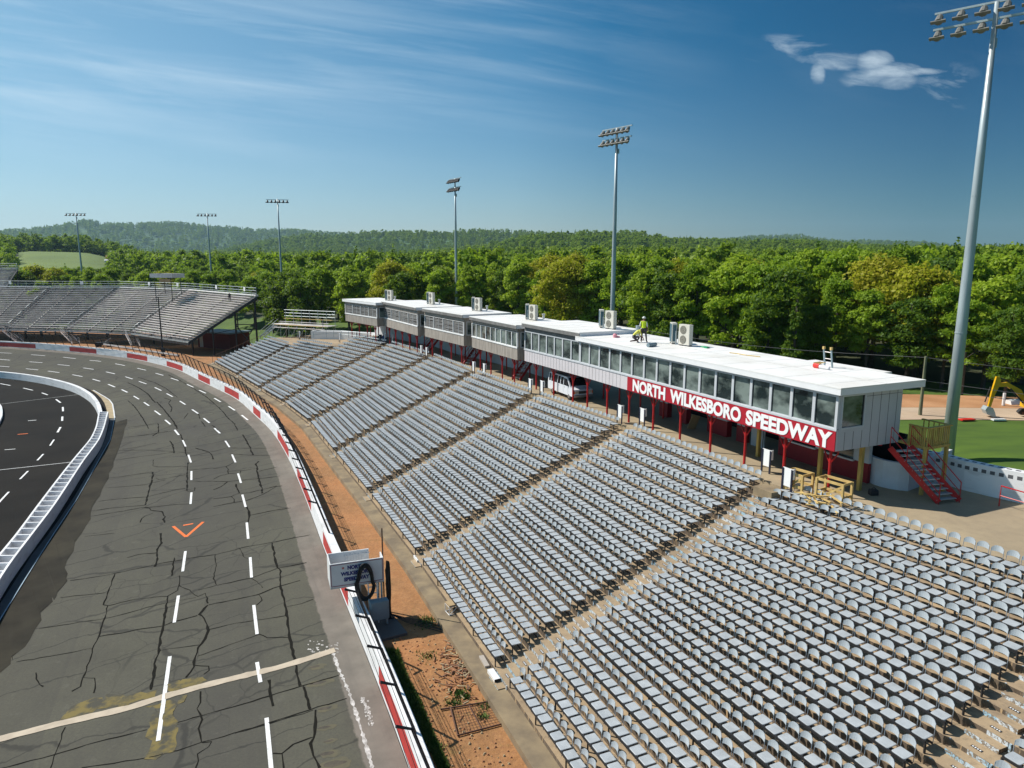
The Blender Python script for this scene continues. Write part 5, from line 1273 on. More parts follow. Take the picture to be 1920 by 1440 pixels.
# ------------------------------------------------------------------ aluminium stands
def bleacher(name,label,bt,tp_,zb,zt,nr,aisles,parapet=True,front=True):
    o0=bt[0].copy(); o0.z=0
    t=thing(name,label,'bleachers',tuple(o0)); 
    def P(i,f,h=0): 
        a=bt[i].lerp(tp_[i],f); return Vector((a.x,a.y,zb+(zt-zb)*f+h))-o0
    dk=MB(); 
    for k in range(nr):
        f=(k+.45)/nr; bn=MB(); 
        for i in range(len(bt)-1):
            a,b_=P(i,f,.38),P(i+1,f,.38); L=(b_-a).length; d=(b_-a).normalized(); a=a+d*.5; b_=b_-d*.5; bn.bar(a,b_,.30,.06)
            a,b_=P(i,k/nr,.0),P(i+1,k/nr,.0); c=(P(i,(k+1)/nr)-P(i,k/nr)); c.z=0
            dk.bar(a+c*.5,b_+c*.5,(c.length)*.86,.05); dk.bar(a+c*.96+z*.15,b_+c*.96+z*.15,.03,.26)
        bn.build('bench_plank','alu',t)
    dk.build('foot_planks','alu2',t)
    m=MB()
    for i in range(len(bt)):
        for w in (0,): m.bar(P(i,0,-.25),P(i,1,-.25),.2,.4)
        if i<len(bt)-1:
            for q in (.33,.66): m.bar(P(i,0,-.25).lerp(P(i+1,0,-.25),q),P(i,1,-.25).lerp(P(i+1,1,-.25),q),.15,.35)
    for i in range(len(bt)-1):
        for f in (0,.3,.65,1): m.bar(P(i,f,-.5),P(i+1,f,-.5),.18,.3)
    m.build('stringer','black',t)
    for i in range(len(bt)):
        for f in (.05,.35,.68,.97):
            a=P(i,f,-.4); c=MB(); c.tube([Vector((a.x,a.y,.0)),a],.17,8); c.build('column','black',t)
        if i==len(bt)-1:
            c=MB(); a=P(i,.68,-.4); b_=P(i,.97,-.4); c.bar(Vector((a.x,a.y,.6)),Vector((b_.x,b_.y,5.6)),.12,.12); c.bar(Vector((b_.x,b_.y,.6)),Vector((a.x,a.y,5.6)),.12,.12); c.bar(Vector((a.x,a.y,5.6)),Vector((b_.x,b_.y,5.6)),.14,.14); c.bar(Vector((a.x,a.y,.6)),Vector((b_.x,b_.y,.6)),.14,.14)
            a=P(i,.35,-.4); c.bar(Vector((a.x,a.y,3.9)),Vector((b_.x,b_.y,5.6)),.1,.1); c.build('brace','black',t)
    m=MB()
    for i in range(len(bt)-1):
        a,b_=P(i,1.0,0),P(i+1,1.0,0); L=(b_-a).length; n=max(2,int(L/2.4))
        for q in range(n+1): r=a.lerp(b_,q/n); m.tube([r,r+z*1.5],.035,5)
        for h in (.55,1.0,1.5): m.tube([a+z*h,b_+z*h],.035,5)
    i=len(bt)-1; 
    for h in (1.1,): m.tube([P(i,1,1.5),P(i,.93,1.5),P(i,.93,0)],.035,5)
    m.build('back_railing','galv',t)
    m=MB(); 
    for i in range(len(bt)-1): m.bar(P(i,1.005,.12),P(i+1,1.005,.12),.5,.25)
    m.build('top_ledge','white' if parapet else 'alu',t)
    m=MB()
    for i in range(len(bt)-1):
        a,b_=P(i,1.0,1.15),P(i+1,1.0,1.15); dd=(b_-a).normalized(); n=1 if i<3 else 2
        for q in range(n): r=a.lerp(b_,.45+.4*q); m.bar(r-dd*.35-Vector((0,.1,0)),r+dd*.35-Vector((0,.1,0)),.04,.7)
    m.build('number_plate','textwhite',t)
    if front:
        m=MB()
        for i in range(len(bt)-1):
            a,b_=P(i,0,0),P(i+1,0,0); L=(b_-a).length; n=int(L/1.6)
            for q in range(n+1): r=a.lerp(b_,q/n); m.tube([r,r+z*1.0],.03,5)
            m.tube([a+z*1.0,b_+z*1.0],.03,5)
            m.bar(a-z*.1,b_-z*.1,.1,.25)
        m.build('front_railing','galv',t)
    # aisle handrails
    for i in aisles:
        m=MB()
        for s_ in (-.45,.45):
            dd=(bt[min(i+1,len(bt)-1)]-bt[max(i-1,0)]).normalized()*s_
            for k in range(0,nr,1): 
                a=P(i,(k+.5)/nr,.05)+dd*.8; m.bar(a-dd*.4,a+dd*.2,.5,.22)
        m.build('aisle_steps','alu2',t)
        m=MB(); 
        for k in range(1,nr-1,4): m.tube([P(i,k/nr,0),P(i,k/nr,.9),P(i,(k+2)/nr,.9),P(i,(k+2)/nr,0)],.03,5)
        m.build('aisle_rail','galv',t)
    return t,P,o0
bt=[PX(u,v,2.5) for u,v in [(-230,622),(-105,619),(12,618),(122,620),(245,625),(354,641)]]; tq=[PX(u,v,10.5) for u,v in [(-190,538),(-40,538),(97,540),(225,540),(355,545),(481,556)]]
bt=[PX(-230,622,2.5),PX(-105,619,2.5)]+bt[2:]
for p in bt+tq: p.z=0
bl_,BP,bo=bleacher('aluminium_bleachers','long silver aluminium bleacher stand beyond the curve of the track',bt,tq,2.5,10.5,22,(2,3,4))
b2=[Vector((-250,150,0)),Vector((-172,205,0)),Vector((-142,196,0))]
# second stand at the far left edge
b2=[PX(-160,560,5.0),PX(3,562,5.0)]; t2=[PX(-150,499,15.2),PX(33,502,15.2)]
b2=[polepos(-160,548,176),polepos(4,548,172)]; t2=[polepos(-150,505,189),polepos(33,505,186)]
zb2,zt2=b2[1].z,t2[1].z
for p in b2+t2: p.z=0
bleacher('aluminium_bleachers','distant silver bleacher stand cut by the left edge of the picture',b2,t2,zb2,zt2,16,(),False,False)
# stairs at the front of the stand
for i,(q,lb) in enumerate(((2,'grey steel stair down from the left aisle of the aluminium stand'),(3,'grey steel stair down from the middle aisle of the aluminium stand'),(4,'purple-grey steel stair down from the right aisle of the aluminium stand'))):
    a=bt[q]; d=(tq[q]-bt[q]).normalized(); al=(bt[min(q+1,5)]-bt[q-1]).normalized()
    hd=a-d*.2+z*2.4; ft=a-d*1.2+al*3.6+z*.05
    stair('bleacher_stair',lb,ft,hd,1.5,8,matn='alu' ,grp='stairs at the front of the aluminium stand',tread='alu2')
# spotters platform on the stand
p=polepos(316,548,143); pl=thing('spotter_platform','open roofed spotter platform standing on top of the aluminium stand','platform',(p.x,p.y,10.1),-.35)
for x in (-2.1,2.1):
    for y in (-1.2,1.2): MB().tube([(x,y,-1.5 if y<0 else 0),(x,y,3.3)],.07,6).build('post','black',pl)
MB().box((-2.9,-1.6,3.2),(2.9,1.6,3.35)).build('floor','alu',pl); m=MB(); m.box((-2.9,-1.6,3.35),(2.9,-1.52,4.0)); m.box((-2.9,1.52,3.35),(2.9,1.6,4.0)); m.box((-2.9,-1.52,3.35),(-2.82,1.52,4.0)); m.box((2.82,-1.52,3.35),(2.9,1.52,4.0)); m.build('parapet','alu',pl)
MB().box((-.9,-1.25,2.3),(1.9,-1.2,2.95)).build('banner','cardboard',pl)
pf_=polepos(430,550,128); o=figure('person','small dark-clothed person standing on the upper rows of the aluminium stand','person',(pf_.x,pf_.y,9.35),.3,{
 'pelvis':(None,(0,0,.95),(.15,.11)),'chest':('pelvis',(0,0,1.32),(.17,.12)),'neck':('chest',(0,0,1.5),.055),'head':('neck',(0,0,1.64),(.08,.09)),
 'shL':('chest',(-.18,0,1.43),.06),'elL':('shL',(-.24,0,1.15),.045),'wrL':('elL',(-.22,-.08,.92),.03),'shR':('chest',(.18,0,1.43),.06),'elR':('shR',(.24,0,1.15),.045),'wrR':('elR',(.22,-.08,.92),.03),
 'hipL':('pelvis',(-.10,0,.88),.10),'knL':('hipL',(-.12,0,.49),.068),'anL':('knL',(-.12,.02,.08),.05),'hipR':('pelvis',(.10,0,.88),.10),'knR':('hipR',(.12,0,.49),.068),'anR':('knR',(.12,.02,.08),.05)},['skin','jeans','hair'])
paint(o,lambda c: 2 if c.z>1.66 else (0 if c.z>1.5 else 1))
# red shed under the stand end and its roof
p=PX(410,650,.4); sh=thing('red_shed','low dark red shed with a grey roof under the end of the aluminium stand','shed',(p.x,p.y,0),-.45); MB().box((-5.5,0,0),(3.0,5,2.9)).build('wall','shedred',sh); MB().box((-5.8,-.3,2.9),(3.3,5.3,3.15)).build('roof','cabinet',sh); MB().box((-5.0,-.03,.1),(-4.1,0,2.2)).build('door','galv',sh)
# scaffold stand
p=PX(515,628,4.6); sc=thing('scaffold_stand','small scaffold seating platform with railings at the far end of the terraces','bleachers',(p.x,p.y,4.0),-.45); 
for k in range(3): MB().box((0+.2*k,k*.9,2.3+.45*k),(10.5,k*.9+.35,2.36+.45*k)).build('bench_plank','lumber' if k!=1 else 'alu',sc)
m=MB(); m.box((0,-.5,1.9),(10.7,0,1.96)); m.box((-1.2,.6,2.3),(10.7,2.9,2.34)); m.build('deck','alu',sc)
m=MB()
for x in np.arange(0,10.8,1.75):
    for y in (-.4,2.7): m.tube([(x,y,0),(x,y,2.3 if y<0 else 4.6)],.04,5)
    m.tube([(x,-.4,0),(x+1.75 if x<9 else x-1.7,-.4,2.2)],.03,5); m.tube([(x,2.7,2.2),(x+1.75 if x<9 else x-1.7,2.7,0)],.03,5)
for h in (3.6,4.1,4.6): m.tube([(-.2,2.7,h),(10.6,2.7,h)],.035,5)
m.tube([(10.6,2.7,4.6),(10.6,-.4,3.4),(10.6,-.4,0)],.035,5); m.build('scaffold_frame','galv',sc)
m=MB()
for s_ in (0,1.0): m.bar((-3.4,s_,.1),(0,s_,2.3),.06,.2); m.tube([(-3.4,s_,1.0),(0,s_,3.2)],.03,5)
for i in range(7): m.box((-3.2+.48*i,0,.25+.3*i),(-2.95+.48*i,1.0,.29+.3*i))
m.build('stair','galv',sc)
# handrails on the far top edge
m=MB(); P=[PX(u,v,6) for u,v in [(588,634),(612,632),(640,633),(668,636),(690,640),(712,643)]]; o0=P[0].copy()
P=resample(P,1.4)
for q in P: m.tube([q-o0,q-o0+z*1.0],.03,5)
for h in (.5,1.0): m.tube([q-o0+z*h for q in P],.025,5)
t=thing('pipe_railing','grey pipe railing behind the far top row of seats','railing',tuple(o0)); m.build('rail','galv',t)
m=MB(); e=[gp(10,k/13*13/18,0) for k in range(14)]; o0=e[0].copy()
for k,q in enumerate(e): 
    zt=.5+RISE*k; q.z=zt; m.tube([q-o0-(bot[9]-bot[10]).normalized()*.4,q-o0-(bot[9]-bot[10]).normalized()*.4+z*1.0],.03,5)
m.tube([q-o0-(bot[9]-bot[10]).normalized()*.4+z*1.0 for q in e],.03,5)
t=thing('end_railing','brown pipe railing stepping up the far left end of the terraces','railing',tuple(o0)); m.build('rail','rust',t)
# old tube barrier bleeder and cart by the far stand
p=PX(196,650,.0); t=thing('lift_cart','dark wheeled cart parked under the front of the aluminium stand','cart',tuple(p),.1); MB().box((-1.4,-.6,.4),(1.2,.6,.9)).build('body','black',t); 
for x in (-1,1):
    for y in (-.6,.6): MB().tube([(x,y-.1,.35),(x,y+.1,.35)],.35,12).build('wheel','rubber',t)
MB().tube([(.2,0,.9),(1.4,0,1.7)],.1,6).build('boom','alu2',t)
m=MB()
for k in range(5): m.tube([PX(195+20*k,646+3.0*k,.9+.0*k)-PX(195,646,.9) for k in range(8)] if k==0 else [Vector((0,0,0)),Vector((.1,0,0))],.22 if k==0 else .01,6)
o=m.build('pipe_stack','alu2'); o.location=PX(195,646,.9); tag(o,'long grey pipes lying along the far inside of the catch fence','pipes')
# ------------------------------------------------------------------ land beyond
Lb=[Vector(p) for p in ((48,-80,0),(34,0,0),(24.5,27,0),(24,33,0),(17,50,0),(8,66,0),(-2,86,0),(-13,105,0),(-24,117,0),(-34,126,0),(-50,140,0),(-85,172,0),(-130,195,0),(-260,260,0),(-500,400,0))]
Wd=[Vector(p) for p in ((120,30,0),(80,58,0),(54,69,0),(40,72,0),(30,80,0),(17,98,0),(8,112,0),(-8,122,0),(-28,128,0),(-45,136,0),(-68,150,0),(-105,205,0),(-190,285,0),(-400,400,0),(-700,600,0))]
# ridge silhouettes: u -> v in the photo
R_far=[(-400,440),(-100,437),(0,432),(60,428),(100,424),(140,418),(170,412),(200,419),(240,419),(290,417),(340,416),(400,424),(440,425),(480,430),(560,429),(600,433),(640,436),(700,450),(1300,455),(1380,444),(1420,441),(1500,440),(1530,445),(1580,451),(1620,449),(1680,451),(1730,452),(1780,459),(1830,462),(1870,470),(1920,478),(2300,480)]
R_mid=[(400,470),(500,450),(580,438),(640,438),(700,434),(760,434),(800,432),(830,436),(860,431),(900,430),(960,433),(1020,436),(1100,440),(1300,460),(1500,470)]
R_near=[(700,476),(860,466),(940,455),(1010,440),(1060,438),(1120,437),(1180,433),(1220,439),(1260,446),(1320,447),(1400,450),(1500,452),(1600,460),(1900,476),(2300,480)]
def hv_(v,r,tree): return H+(485-v)/F*r-tree
def smst(x): x=max(0,min(1,x)); return x*x*(3-2*x)
def terr(x,y):
    r=math.hypot(x,y); d=pdist(OB,(x,y)) if r<400 else -50
    if d>-1.5: return -5.0
    t=-pdist(Lb,(x,y)) if r<600 else 60
    h=-.08+4.3*smst(t/13)
    if t>13:
        u=960+F*x/max(1,y)/.985 if y>0 else 3000
        if y<5: u=2300 if x>0 else -400
        h+=max(0,min(1,(r-300)/500))*(1.0+8*smst((u-650)/500))
        if r>200:
            gl=smst(1.25-abs(u-105)/170); h+=gl*smst((r-330)/330)*16*(1 if r<1500 else .0)
            for R,rr,w,tr_ in ((R_near,1250,520,17),(R_mid,2300,800,23),(R_far,4300,1500,33)):
                v=pl_at(R,u); A_=hv_(v,rr*y/r,tr_); k=1-abs(r-rr)/w
                if k>0 and A_>h: h=h+(A_-h)*smst(k)
            h+=2.5*math.sin(x*.013+1)*math.cos(y*.011)*min(1,(r-200)/400)
    return h
NA,NR=230,230
angs=np.linspace(math.radians(-75),math.radians(75),NA); rad=np.concatenate([np.linspace(8,60,22),np.exp(np.linspace(math.log(62),math.log(6500),NR-22))])
tm=MB(); 
for r in rad:
    for a in angs: x=r*math.sin(a); y=r*math.cos(a); tm.v.append((x,y,terr(x,y)))
Wi=Wd
for i in range(NR-1):
    for j in range(NA-1):
        a=i*NA+j; tm.f.append((a,a+1,a+NA+1,a+NA)); r=rad[i]; x=r*math.sin(angs[j]); y=r*math.cos(angs[j])
        u=960+F*x/max(1,y)/.985; mi=0
        if r>900: mi=2
        elif r>330 and 20<u<215 and r<720: mi=3
        elif r>600 or -pdist(Wi,(x,y))>(2 if x>10 else 12): mi=1
        tm.m.append(mi)
tr_o=tm.build('ground',['grass','forestfloor','hillwood','pasture'],fixn=False)
if tr_o.data.polygons[1000].normal.z<0: tr_o.data.flip_normals()
for p in tr_o.data.polygons: p.use_smooth=True
tag(tr_o,'lawns, woodland floor and rolling hills beyond the speedway',None,None,'structure')
# ground behind / beside the camera so the sheet reaches the horizon all round
g2=MB(); g2.add([(-6000,-6000,-5.2),(6000,-6000,-5.2),(6000,60,-5.2),(-6000,60,-5.2)],[(0,1,2,3)]); tag(g2.build('ground_plain','pasture'),'flat land around the speedway',None,None,'structure')
dz=4.26
dr_=MB(); P=[PX(u,v,dz) for u,v in [(1688,787),(1760,786),(1920,788),(2150,800)]]; Q=[PX(u,v,dz) for u,v in [(1640,764),(1760,764),(1920,766),(2150,776)]]; R2=[PX(u,v,dz) for u,v in [(1600,738),(1740,740),(1900,744),(2150,752)]]
dr_.strip(P,Q,0); dr_.strip([p+z*.01 for p in Q],[p+z*.01 for p in R2],1)
tag(dr_.build('dirt_road',['gravelroad','dirtroad'],fixn=False),'cleared orange earth and pale track at the edge of the wood',None,None,'structure')
m=MB(); P=PX(1890,757,4.3); m.tube([P,P+Vector((2.2,.2,0))+z*.1],.4,8,0); m.tube([PX(1881,760,4.3),PX(1881,760,4.3)+z*1.1],.12,6,0); o=m.build('drain_pipe','white'); tag(o,'white concrete pipes lying on the cleared earth','pipes')
m=MB(); a=PX(1800,788,4.3); b_=PX(1825,787,4.3); m.bar(a+z*.05,b_+z*.05,.5,.09); o=m.build('silt_barrier','redplastic'); tag(o,'low red plastic barrier at the far edge of the lawn','barrier')
o=MB(); o.box((-.5,-.2,0),(.5,.2,.12)); o=o.build('white_bag','white'); o.location=PX(1872,788,4.3); tag(o,'small white bag at the far edge of the lawn below the digger bucket','bag')
# excavator
q=PX(1946,784,4.3); ex=thing('excavator','yellow tracked excavator with its bucket lowered at the far edge of the lawn','excavator',tuple(q),math.radians(172))
def plate(name,pts,y0,y1,mt,par):
    n=len(pts); m=MB(); m.add([(x,y0,z_) for x,z_ in pts]+[(x,y1,z_) for x,z_ in pts],[tuple(range(n)),tuple(range(n,2*n))[::-1]]+[(i,(i+1)%n,n+(i+1)%n,n+i) for i in range(n)]); return m.build(name,mt,par)
for y in (-1.2,.7): 
    tr__=plate('track',[(-1.7,.15),(-1.95,.45),(-1.7,.8),(1.3,.8),(1.6,.45),(1.3,.15)],y,y+.5,'blackm',ex)
    for k in range(5): MB().tube([(-1.3+.6*k,y-.02,.35),(-1.3+.6*k,y+.52,.35)],.17,10).build('roller','rust',tr__)
MB().box((-2.0,-1.25,1.0),(1.3,1.2,1.9)).build('body','yellow',ex,bevel=.06); MB().box((.2,.2,1.9),(1.4,1.15,3.0)).build('cab','darkglass',ex,bevel=.08); MB().box((-2.3,-1.2,1.1),(-1.9,1.2,2.1)).build('counterweight','blackm',ex,bevel=.05); MB().tube([(-.2,0,.75),(-.2,0,1.02)],.7,16).build('turntable','blackm',ex)
plate('boom',[(.9,1.4),(1.9,3.0),(3.3,3.75),(4.3,3.55),(4.3,3.25),(3.3,3.3),(2.2,2.5),(1.4,1.3)],-.45,-.1,'yellow',ex)
plate('stick',[(3.95,3.7),(4.1,4.3),(4.45,4.35),(4.75,2.6),(4.95,.95),(4.7,.9),(4.4,2.4)],-.42,-.13,'yellow',ex)
m=MB(); m.tube([(1.6,-.05,1.6),(3.0,-.05,3.1)],.08,8); m.tube([(3.1,-.28,3.85),(4.2,-.28,4.25)],.07,8); m.tube([(4.75,-.5,3.2),(5.15,-.5,1.5)],.07,8); m.build('hydraulic_ram','blackm',ex)
plate('bucket',[(4.6,1.0),(5.15,1.15),(5.35,.75),(5.1,.3),(4.4,.0),(4.2,.05),(4.35,.5)],-.75,.2,'galv',ex)
ex.scale=(.76,.76,.76)
# utility pole and wires
p=PX(1725,778,4.26); t=thing('utility_pole','thin weathered wooden pole carrying wires at the edge of the lawn','utility pole',tuple(p))
hu=0
while PROJ((p.x,p.y,p.z+hu))[1]>669: hu+=.1
MB().tube([(0,0,0),(0,0,hu)],[.15,.10],8).build('pole','utility',t); m=MB()
for h_ in (hu-.1,hu-2.0,hu-2.6):
    P=[]
    for k in range(21): s_=k/20; a=Vector((-22,22,h_+.6)); b_=Vector((0,0,h_)); q_=a.lerp(b_,s_); q_.z-=math.sin(PI*s_)*.6; P.append(q_)
    m.tube(P,.018,3,cap=False); P=[]
    for k in range(21): s_=k/20; a=Vector((0,0,h_)); b_=Vector((30,-14,h_-.8)); q_=a.lerp(b_,s_); q_.z-=math.sin(PI*s_)*.7; P.append(q_)
    m.tube(P,.018,3,cap=False)
m.build('wire','seam',t,fixn=False)
# far houses
for (u,r,sx,sy,sz,c1,c2,lb) in ((216,560,11,7,4.5,'farroof','farroof','tiny red-brown farmhouse at the right end of the pasture'),(204,552,5,3,2,'white','white','tiny white vehicle-like shed left of the red farmhouse'),(4,640,12,9,5,'vanwhite','galv','tiny white barn at the left edge beside the pasture'),(300,520,26,9,4,'cabinet','inside','long low grey building among the trees right of the pasture')):
    a=math.atan((u-960)/F*.985); x,y=r*math.sin(a),r*math.cos(a); zz=H-(484-485)/F*r-sz-1.0 if 0 else terr(x,y)
    zz=H-(490-485)/F*y-.5
    t=thing('farm_building',lb,'building',(x,y,zz),-a); MB().box((-sx/2,-sy/2,-6),(sx/2,sy/2,sz*.6)).build('wall',c1,t)
    m=MB(); m.add([(-sx/2-.3,-sy/2-.3,sz*.6),(sx/2+.3,-sy/2-.3,sz*.6),(sx/2+.3,sy/2+.3,sz*.6),(-sx/2-.3,sy/2+.3,sz*.6),(-sx/2,0,sz),(sx/2,0,sz)],[(0,1,5,4),(2,3,4,5),(0,4,3),(1,2,5),(3,2,1,0)]); m.build('roof',c2,t)
# ------------------------------------------------------------------ trees
def crown_mesh(name,mt,w,h,h0,nl,leaf,lobes,seed,conic=False,droop=.0):
    r=np.random.default_rng(seed); cs__=[]; 
    for i in range(lobes):
        if conic:
            f=r.random(); zz=h0+(h-h0)*f; rr=w/2*(1-f*.85)*r.uniform(.5,1); a=r.uniform(0,2*PI); cs__.append((rr*.7*math.cos(a),rr*.7*math.sin(a),zz,w*.16*(1.1-f),w*.09))
        else:
            f=r.random()**.8; zz=h0+(h-h0)*(.10+.82*f); env=math.sin(PI*min(1,max(.12,(.18+.82*f)))*.92)**.7; rr=w/2*env*math.sqrt(r.random())*.92; a=r.uniform(0,2*PI); s=r.uniform(.075,.17)*w; cs__.append((rr*math.cos(a),rr*math.sin(a),zz,s,s*r.uniform(.6,1.0)))
    cs__=np.array(cs__); wt=cs__[:,3]**2; idx=r.choice(len(cs__),nl,p=wt/wt.sum())
    d=r.normal(size=(nl,3)); d/=np.linalg.norm(d,axis=1)[:,None]; d[:,2]=np.where(d[:,2]<-.25,-d[:,2],d[:,2])
    rad_=np.abs(r.normal(.95,.28,nl))[:,None]; c=cs__[idx]; p=c[:,:3]+d*np.stack([c[:,3],c[:,3],c[:,4]],1)*rad_
    nrm=d+np.array([-.25,0,.35])*0+r.normal(size=(nl,3))*.6; nrm/=np.linalg.norm(nrm,axis=1)[:,None]
    t1=np.cross(nrm,r.normal(size=(nl,3))); t1/=np.linalg.norm(t1,axis=1)[:,None]; t2=np.cross(nrm,t1)
    sz=(leaf*r.uniform(.6,1.3,nl))[:,None]
    V=np.stack([p-t1*sz,p-t2*sz*.62,p+t1*sz,p+t2*sz*.62],1).reshape(-1,3)
    me=bpy.data.meshes.new(name); me.vertices.add(nl*4); me.vertices.foreach_set('co',V.ravel()); me.loops.add(nl*4); me.loops.foreach_set('vertex_index',np.arange(nl*4,dtype=np.int32)); me.polygons.add(nl); me.polygons.foreach_set('loop_start',np.arange(0,nl*4,4,dtype=np.int32)); me.polygons.foreach_set('loop_total',np.full(nl,4,dtype=np.int32)); me.materials.append(M[mt]); me.update(calc_edges=True)
    return me,cs__
def trunk_mesh(name,h,r0,cs__,seed,n=7):
    rr=random.Random(seed); m=MB(); m.tube([(0,0,-.5),(rr.uniform(-.1,.1),0,h*.3),(rr.uniform(-.3,.3),rr.uniform(-.3,.3),h*.62),(rr.uniform(-.4,.4),0,h*.88)],[r0,r0*.8,r0*.5,r0*.15],7)
    for i in range(n):
        c=cs__[rr.randrange(len(cs__))]; z0=min(c[2]*.75,h*.7); m.tube([(0,0,z0),(c[0]*.5,c[1]*.5,(z0+c[2])/2+.2),(c[0],c[1],c[2])],[r0*.35,r0*.2,r0*.06],5)
    return m.mesh(name,'bark')
KINDS=[('leafA',7.6,16,3.0,11000,.25,75,0,'broadleaf_tree','mid green broadleaf tree'),('leafB',6.8,15,2.5,11000,.24,70,0,'broadleaf_tree','bright fresh green tree'),('leafC',10,14.5,2.0,12000,.25,80,0,'broadleaf_tree','yellow-green rounded tree'),
 ('leafD',7.8,16,2.2,11000,.25,70,0,'broadleaf_tree','dark green dense tree'),('leafE',7,14,3,8500,.24,60,0,'broadleaf_tree','bronze tinged tree in young leaf'),('leafD',5.5,17,1.5,8000,.22,110,1,'pine_tree','tall dark pointed evergreen'),('leafA',7,17,4,10000,.27,55,0,'broadleaf_tree','tall open crowned green tree')]
PR=[]
for i,kd in enumerate(KINDS):
    me_,c_=crown_mesh('crown',kd[0],kd[1],kd[2],kd[3],kd[4],kd[5],kd[6],50+i,bool(kd[7])); PR.append((me_,trunk_mesh('trunk',kd[2],.28,c_,i),kd))
plan=[]
def addtree(u,r,k,s=1.0): 
    a=math.atan((u-960)/F*.985); plan.append([r*math.sin(a),r*math.cos(a),k,s,u])
rr=random.Random(11)
# hand placed trees that the photo shows apart
def topscale(u,v,r,k):
    a=math.atan((u-960)/F*.985); x,y=r*math.sin(a),r*math.cos(a); ht=H+(485-v)/F*y-terr(x,y); return ht/KINDS[k][2]
for u,v,r,k in [(735,490,170,2),(650,508,165,1),(600,502,172,0),(560,512,170,3),(530,500,180,3),(820,505,160,1),(880,498,158,1),(780,500,175,0),(930,500,150,0),(985,486,140,1),(1030,480,128,2),(1075,478,118,2),(1120,490,110,1),(1165,480,105,0),(1215,505,95,1),(1265,500,92,3),(1310,492,90,0),
 (1370,500,88,1),(1430,492,86,0),(1475,488,80,3),(1520,470,88,1),(1600,462,98,0),(1650,484,80,2),(1735,500,76,2),(1580,520,76,0),(1690,462,100,0),(1780,470,95,3),(1850,475,92,6),(1895,480,86,1),(1940,485,80,0),(1985,480,76,3),(1870,520,74,1),(1790,530,73,0),(1640,540,73,6),(1540,560,72,3),(1500,520,76,5),(1450,540,78,3),(1720,545,72,3),(1830,560,70,6),(1915,560,68,3),
 (470,515,200,0),(430,505,215,1),(395,520,210,1),(355,505,225,0),(330,518,220,1),(300,512,230,1),(270,520,222,5),(240,515,235,0),(200,520,225,5),(165,505,235,1),(140,518,225,1),(100,503,240,2),(65,498,245,2),(40,500,238,3),(20,508,240,0),(120,545,190,1),(60,540,195,1),(505,520,190,3)]:
    r=r*(1.13 if u>1500 else .82 if 460<u<900 else 1); addtree(u,r,k,topscale(u,v,r,k))
def free(x,y,dm): return all((x-p[0])**2+(y-p[1])**2>dm*dm for p in plan)
tries=0
while len(plan)<299 and tries<20000:
    tries+=1; u=rr.uniform(-60,2050)
    t=rr.random(); r0=pl_at([(-100,240),(20,238),(400,175),(480,152),(560,138),(700,131),(850,126),(950,122),(1050,108),(1150,98),(1300,90),(1500,82),(1700,82),(1900,86),(2100,92)],u); r=r0+4+t*t*85
    a=math.atan((u-960)/F*.985); x,y=r*math.sin(a),r*math.cos(a)
    if not free(x,y,5.0 if r>100 else 4.2): continue
    k=rr.choices([0,1,2,3,4,5,6],[30,26,6,14,7,5,12])[0]; vt=pl_at([(-100,505),(200,515),(500,505),(700,500),(950,488),(1200,483),(1400,478),(1600,472),(1800,476),(2100,480)],u)+rr.uniform(-4,22)
    s=topscale(u,vt,r,k); s=max(.62,min(1.35,s)); plan.append([x,y,k,s,u])
order=sorted(range(len(plan)),key=lambda i:-plan[i][4]); protos={}
cnt={}
for i in order:
    x,y,k,s,u=plan[i]; me_,tk_,kd=PR[k]; cnt[k]=cnt.get(k,0)+1; hz=terr(x,y) if math.hypot(x,y)>60 else 4.2
    lb='%s, %s of its kind from the right'%(kd[9],ordw(cnt[k]))
    rot=rr.uniform(0,6.28); sc3=(s*rr.uniform(.85,1.25),s*rr.uniform(.85,1.25),s)
    if k not in protos:
        t=thing(kd[8],lb,'tree',(x,y,hz),rot,'trees along the edge of the wood'); t.scale=sc3
        for nm,mm_ in (('crown',me_),('trunk',tk_)): o=bpy.data.objects.new(nm,mm_); C.objects.link(o); o.parent=t
        protos[k]=(t,[(c,[]) for c in kids(t)])
    else: dup(protos[k][0],(x,y,hz),rot,lb,scale=sc3,tree=protos[k][1])
# woodland further back: one mass
pc=bpy.data.collections.new('crown_kinds')
for i,(mt,w,h,nl,lf,lo,cn) in enumerate((('leafF',10,14,1300,.55,26,0),('leafF',9,15,1300,.55,24,0),('leafA',10,13,1300,.55,26,0),('leafD',6,16,1000,.48,50,1),('leafF',9,12,1200,.55,22,0))):
    me_,_=crown_mesh('far_crown',mt,w,h,0.5,nl,lf*.95,lo,90+i,bool(cn)); o=bpy.data.objects.new('crown_kind',me_); pc.objects.link(o)
pts=[];scl=[]
r_=np.random.default_rng(3)
def scatter(r0,r1,sp,smul,umin=-120,umax=2050):
    n=int((math.radians(76)/2)*(r1*r1-r0*r0)/(sp*sp)); 
    for _ in range(n):
        r=math.sqrt(r_.uniform(r0*r0,r1*r1)); u=r_.uniform(umin,umax); a=math.atan((u-960)/F*.985); x,y=r*math.sin(a),r*math.cos(a)
        if r<420 and -pdist(Wd,(x,y))<(40 if u>900 else 30): continue
        if 300<r<735 and 20<u<212: continue
        if 470<r<600 and 203<=u<235: continue
        pts.append((x,y,terr(x,y)-.5)); scl.append(smul*r_.uniform(.7,1.15))
scatter(110,430,7.0,1.0); scatter(430,900,8.5,1.05); scatter(900,1900,13,1.25); scatter(1900,3300,21,1.6); scatter(3300,4700,30,2.1)
fm=bpy.data.meshes.new('woodland'); fm.from_pydata(pts,[],[]); at=fm.attributes.new('scl','FLOAT','POINT'); at.data.foreach_set('value',scl)
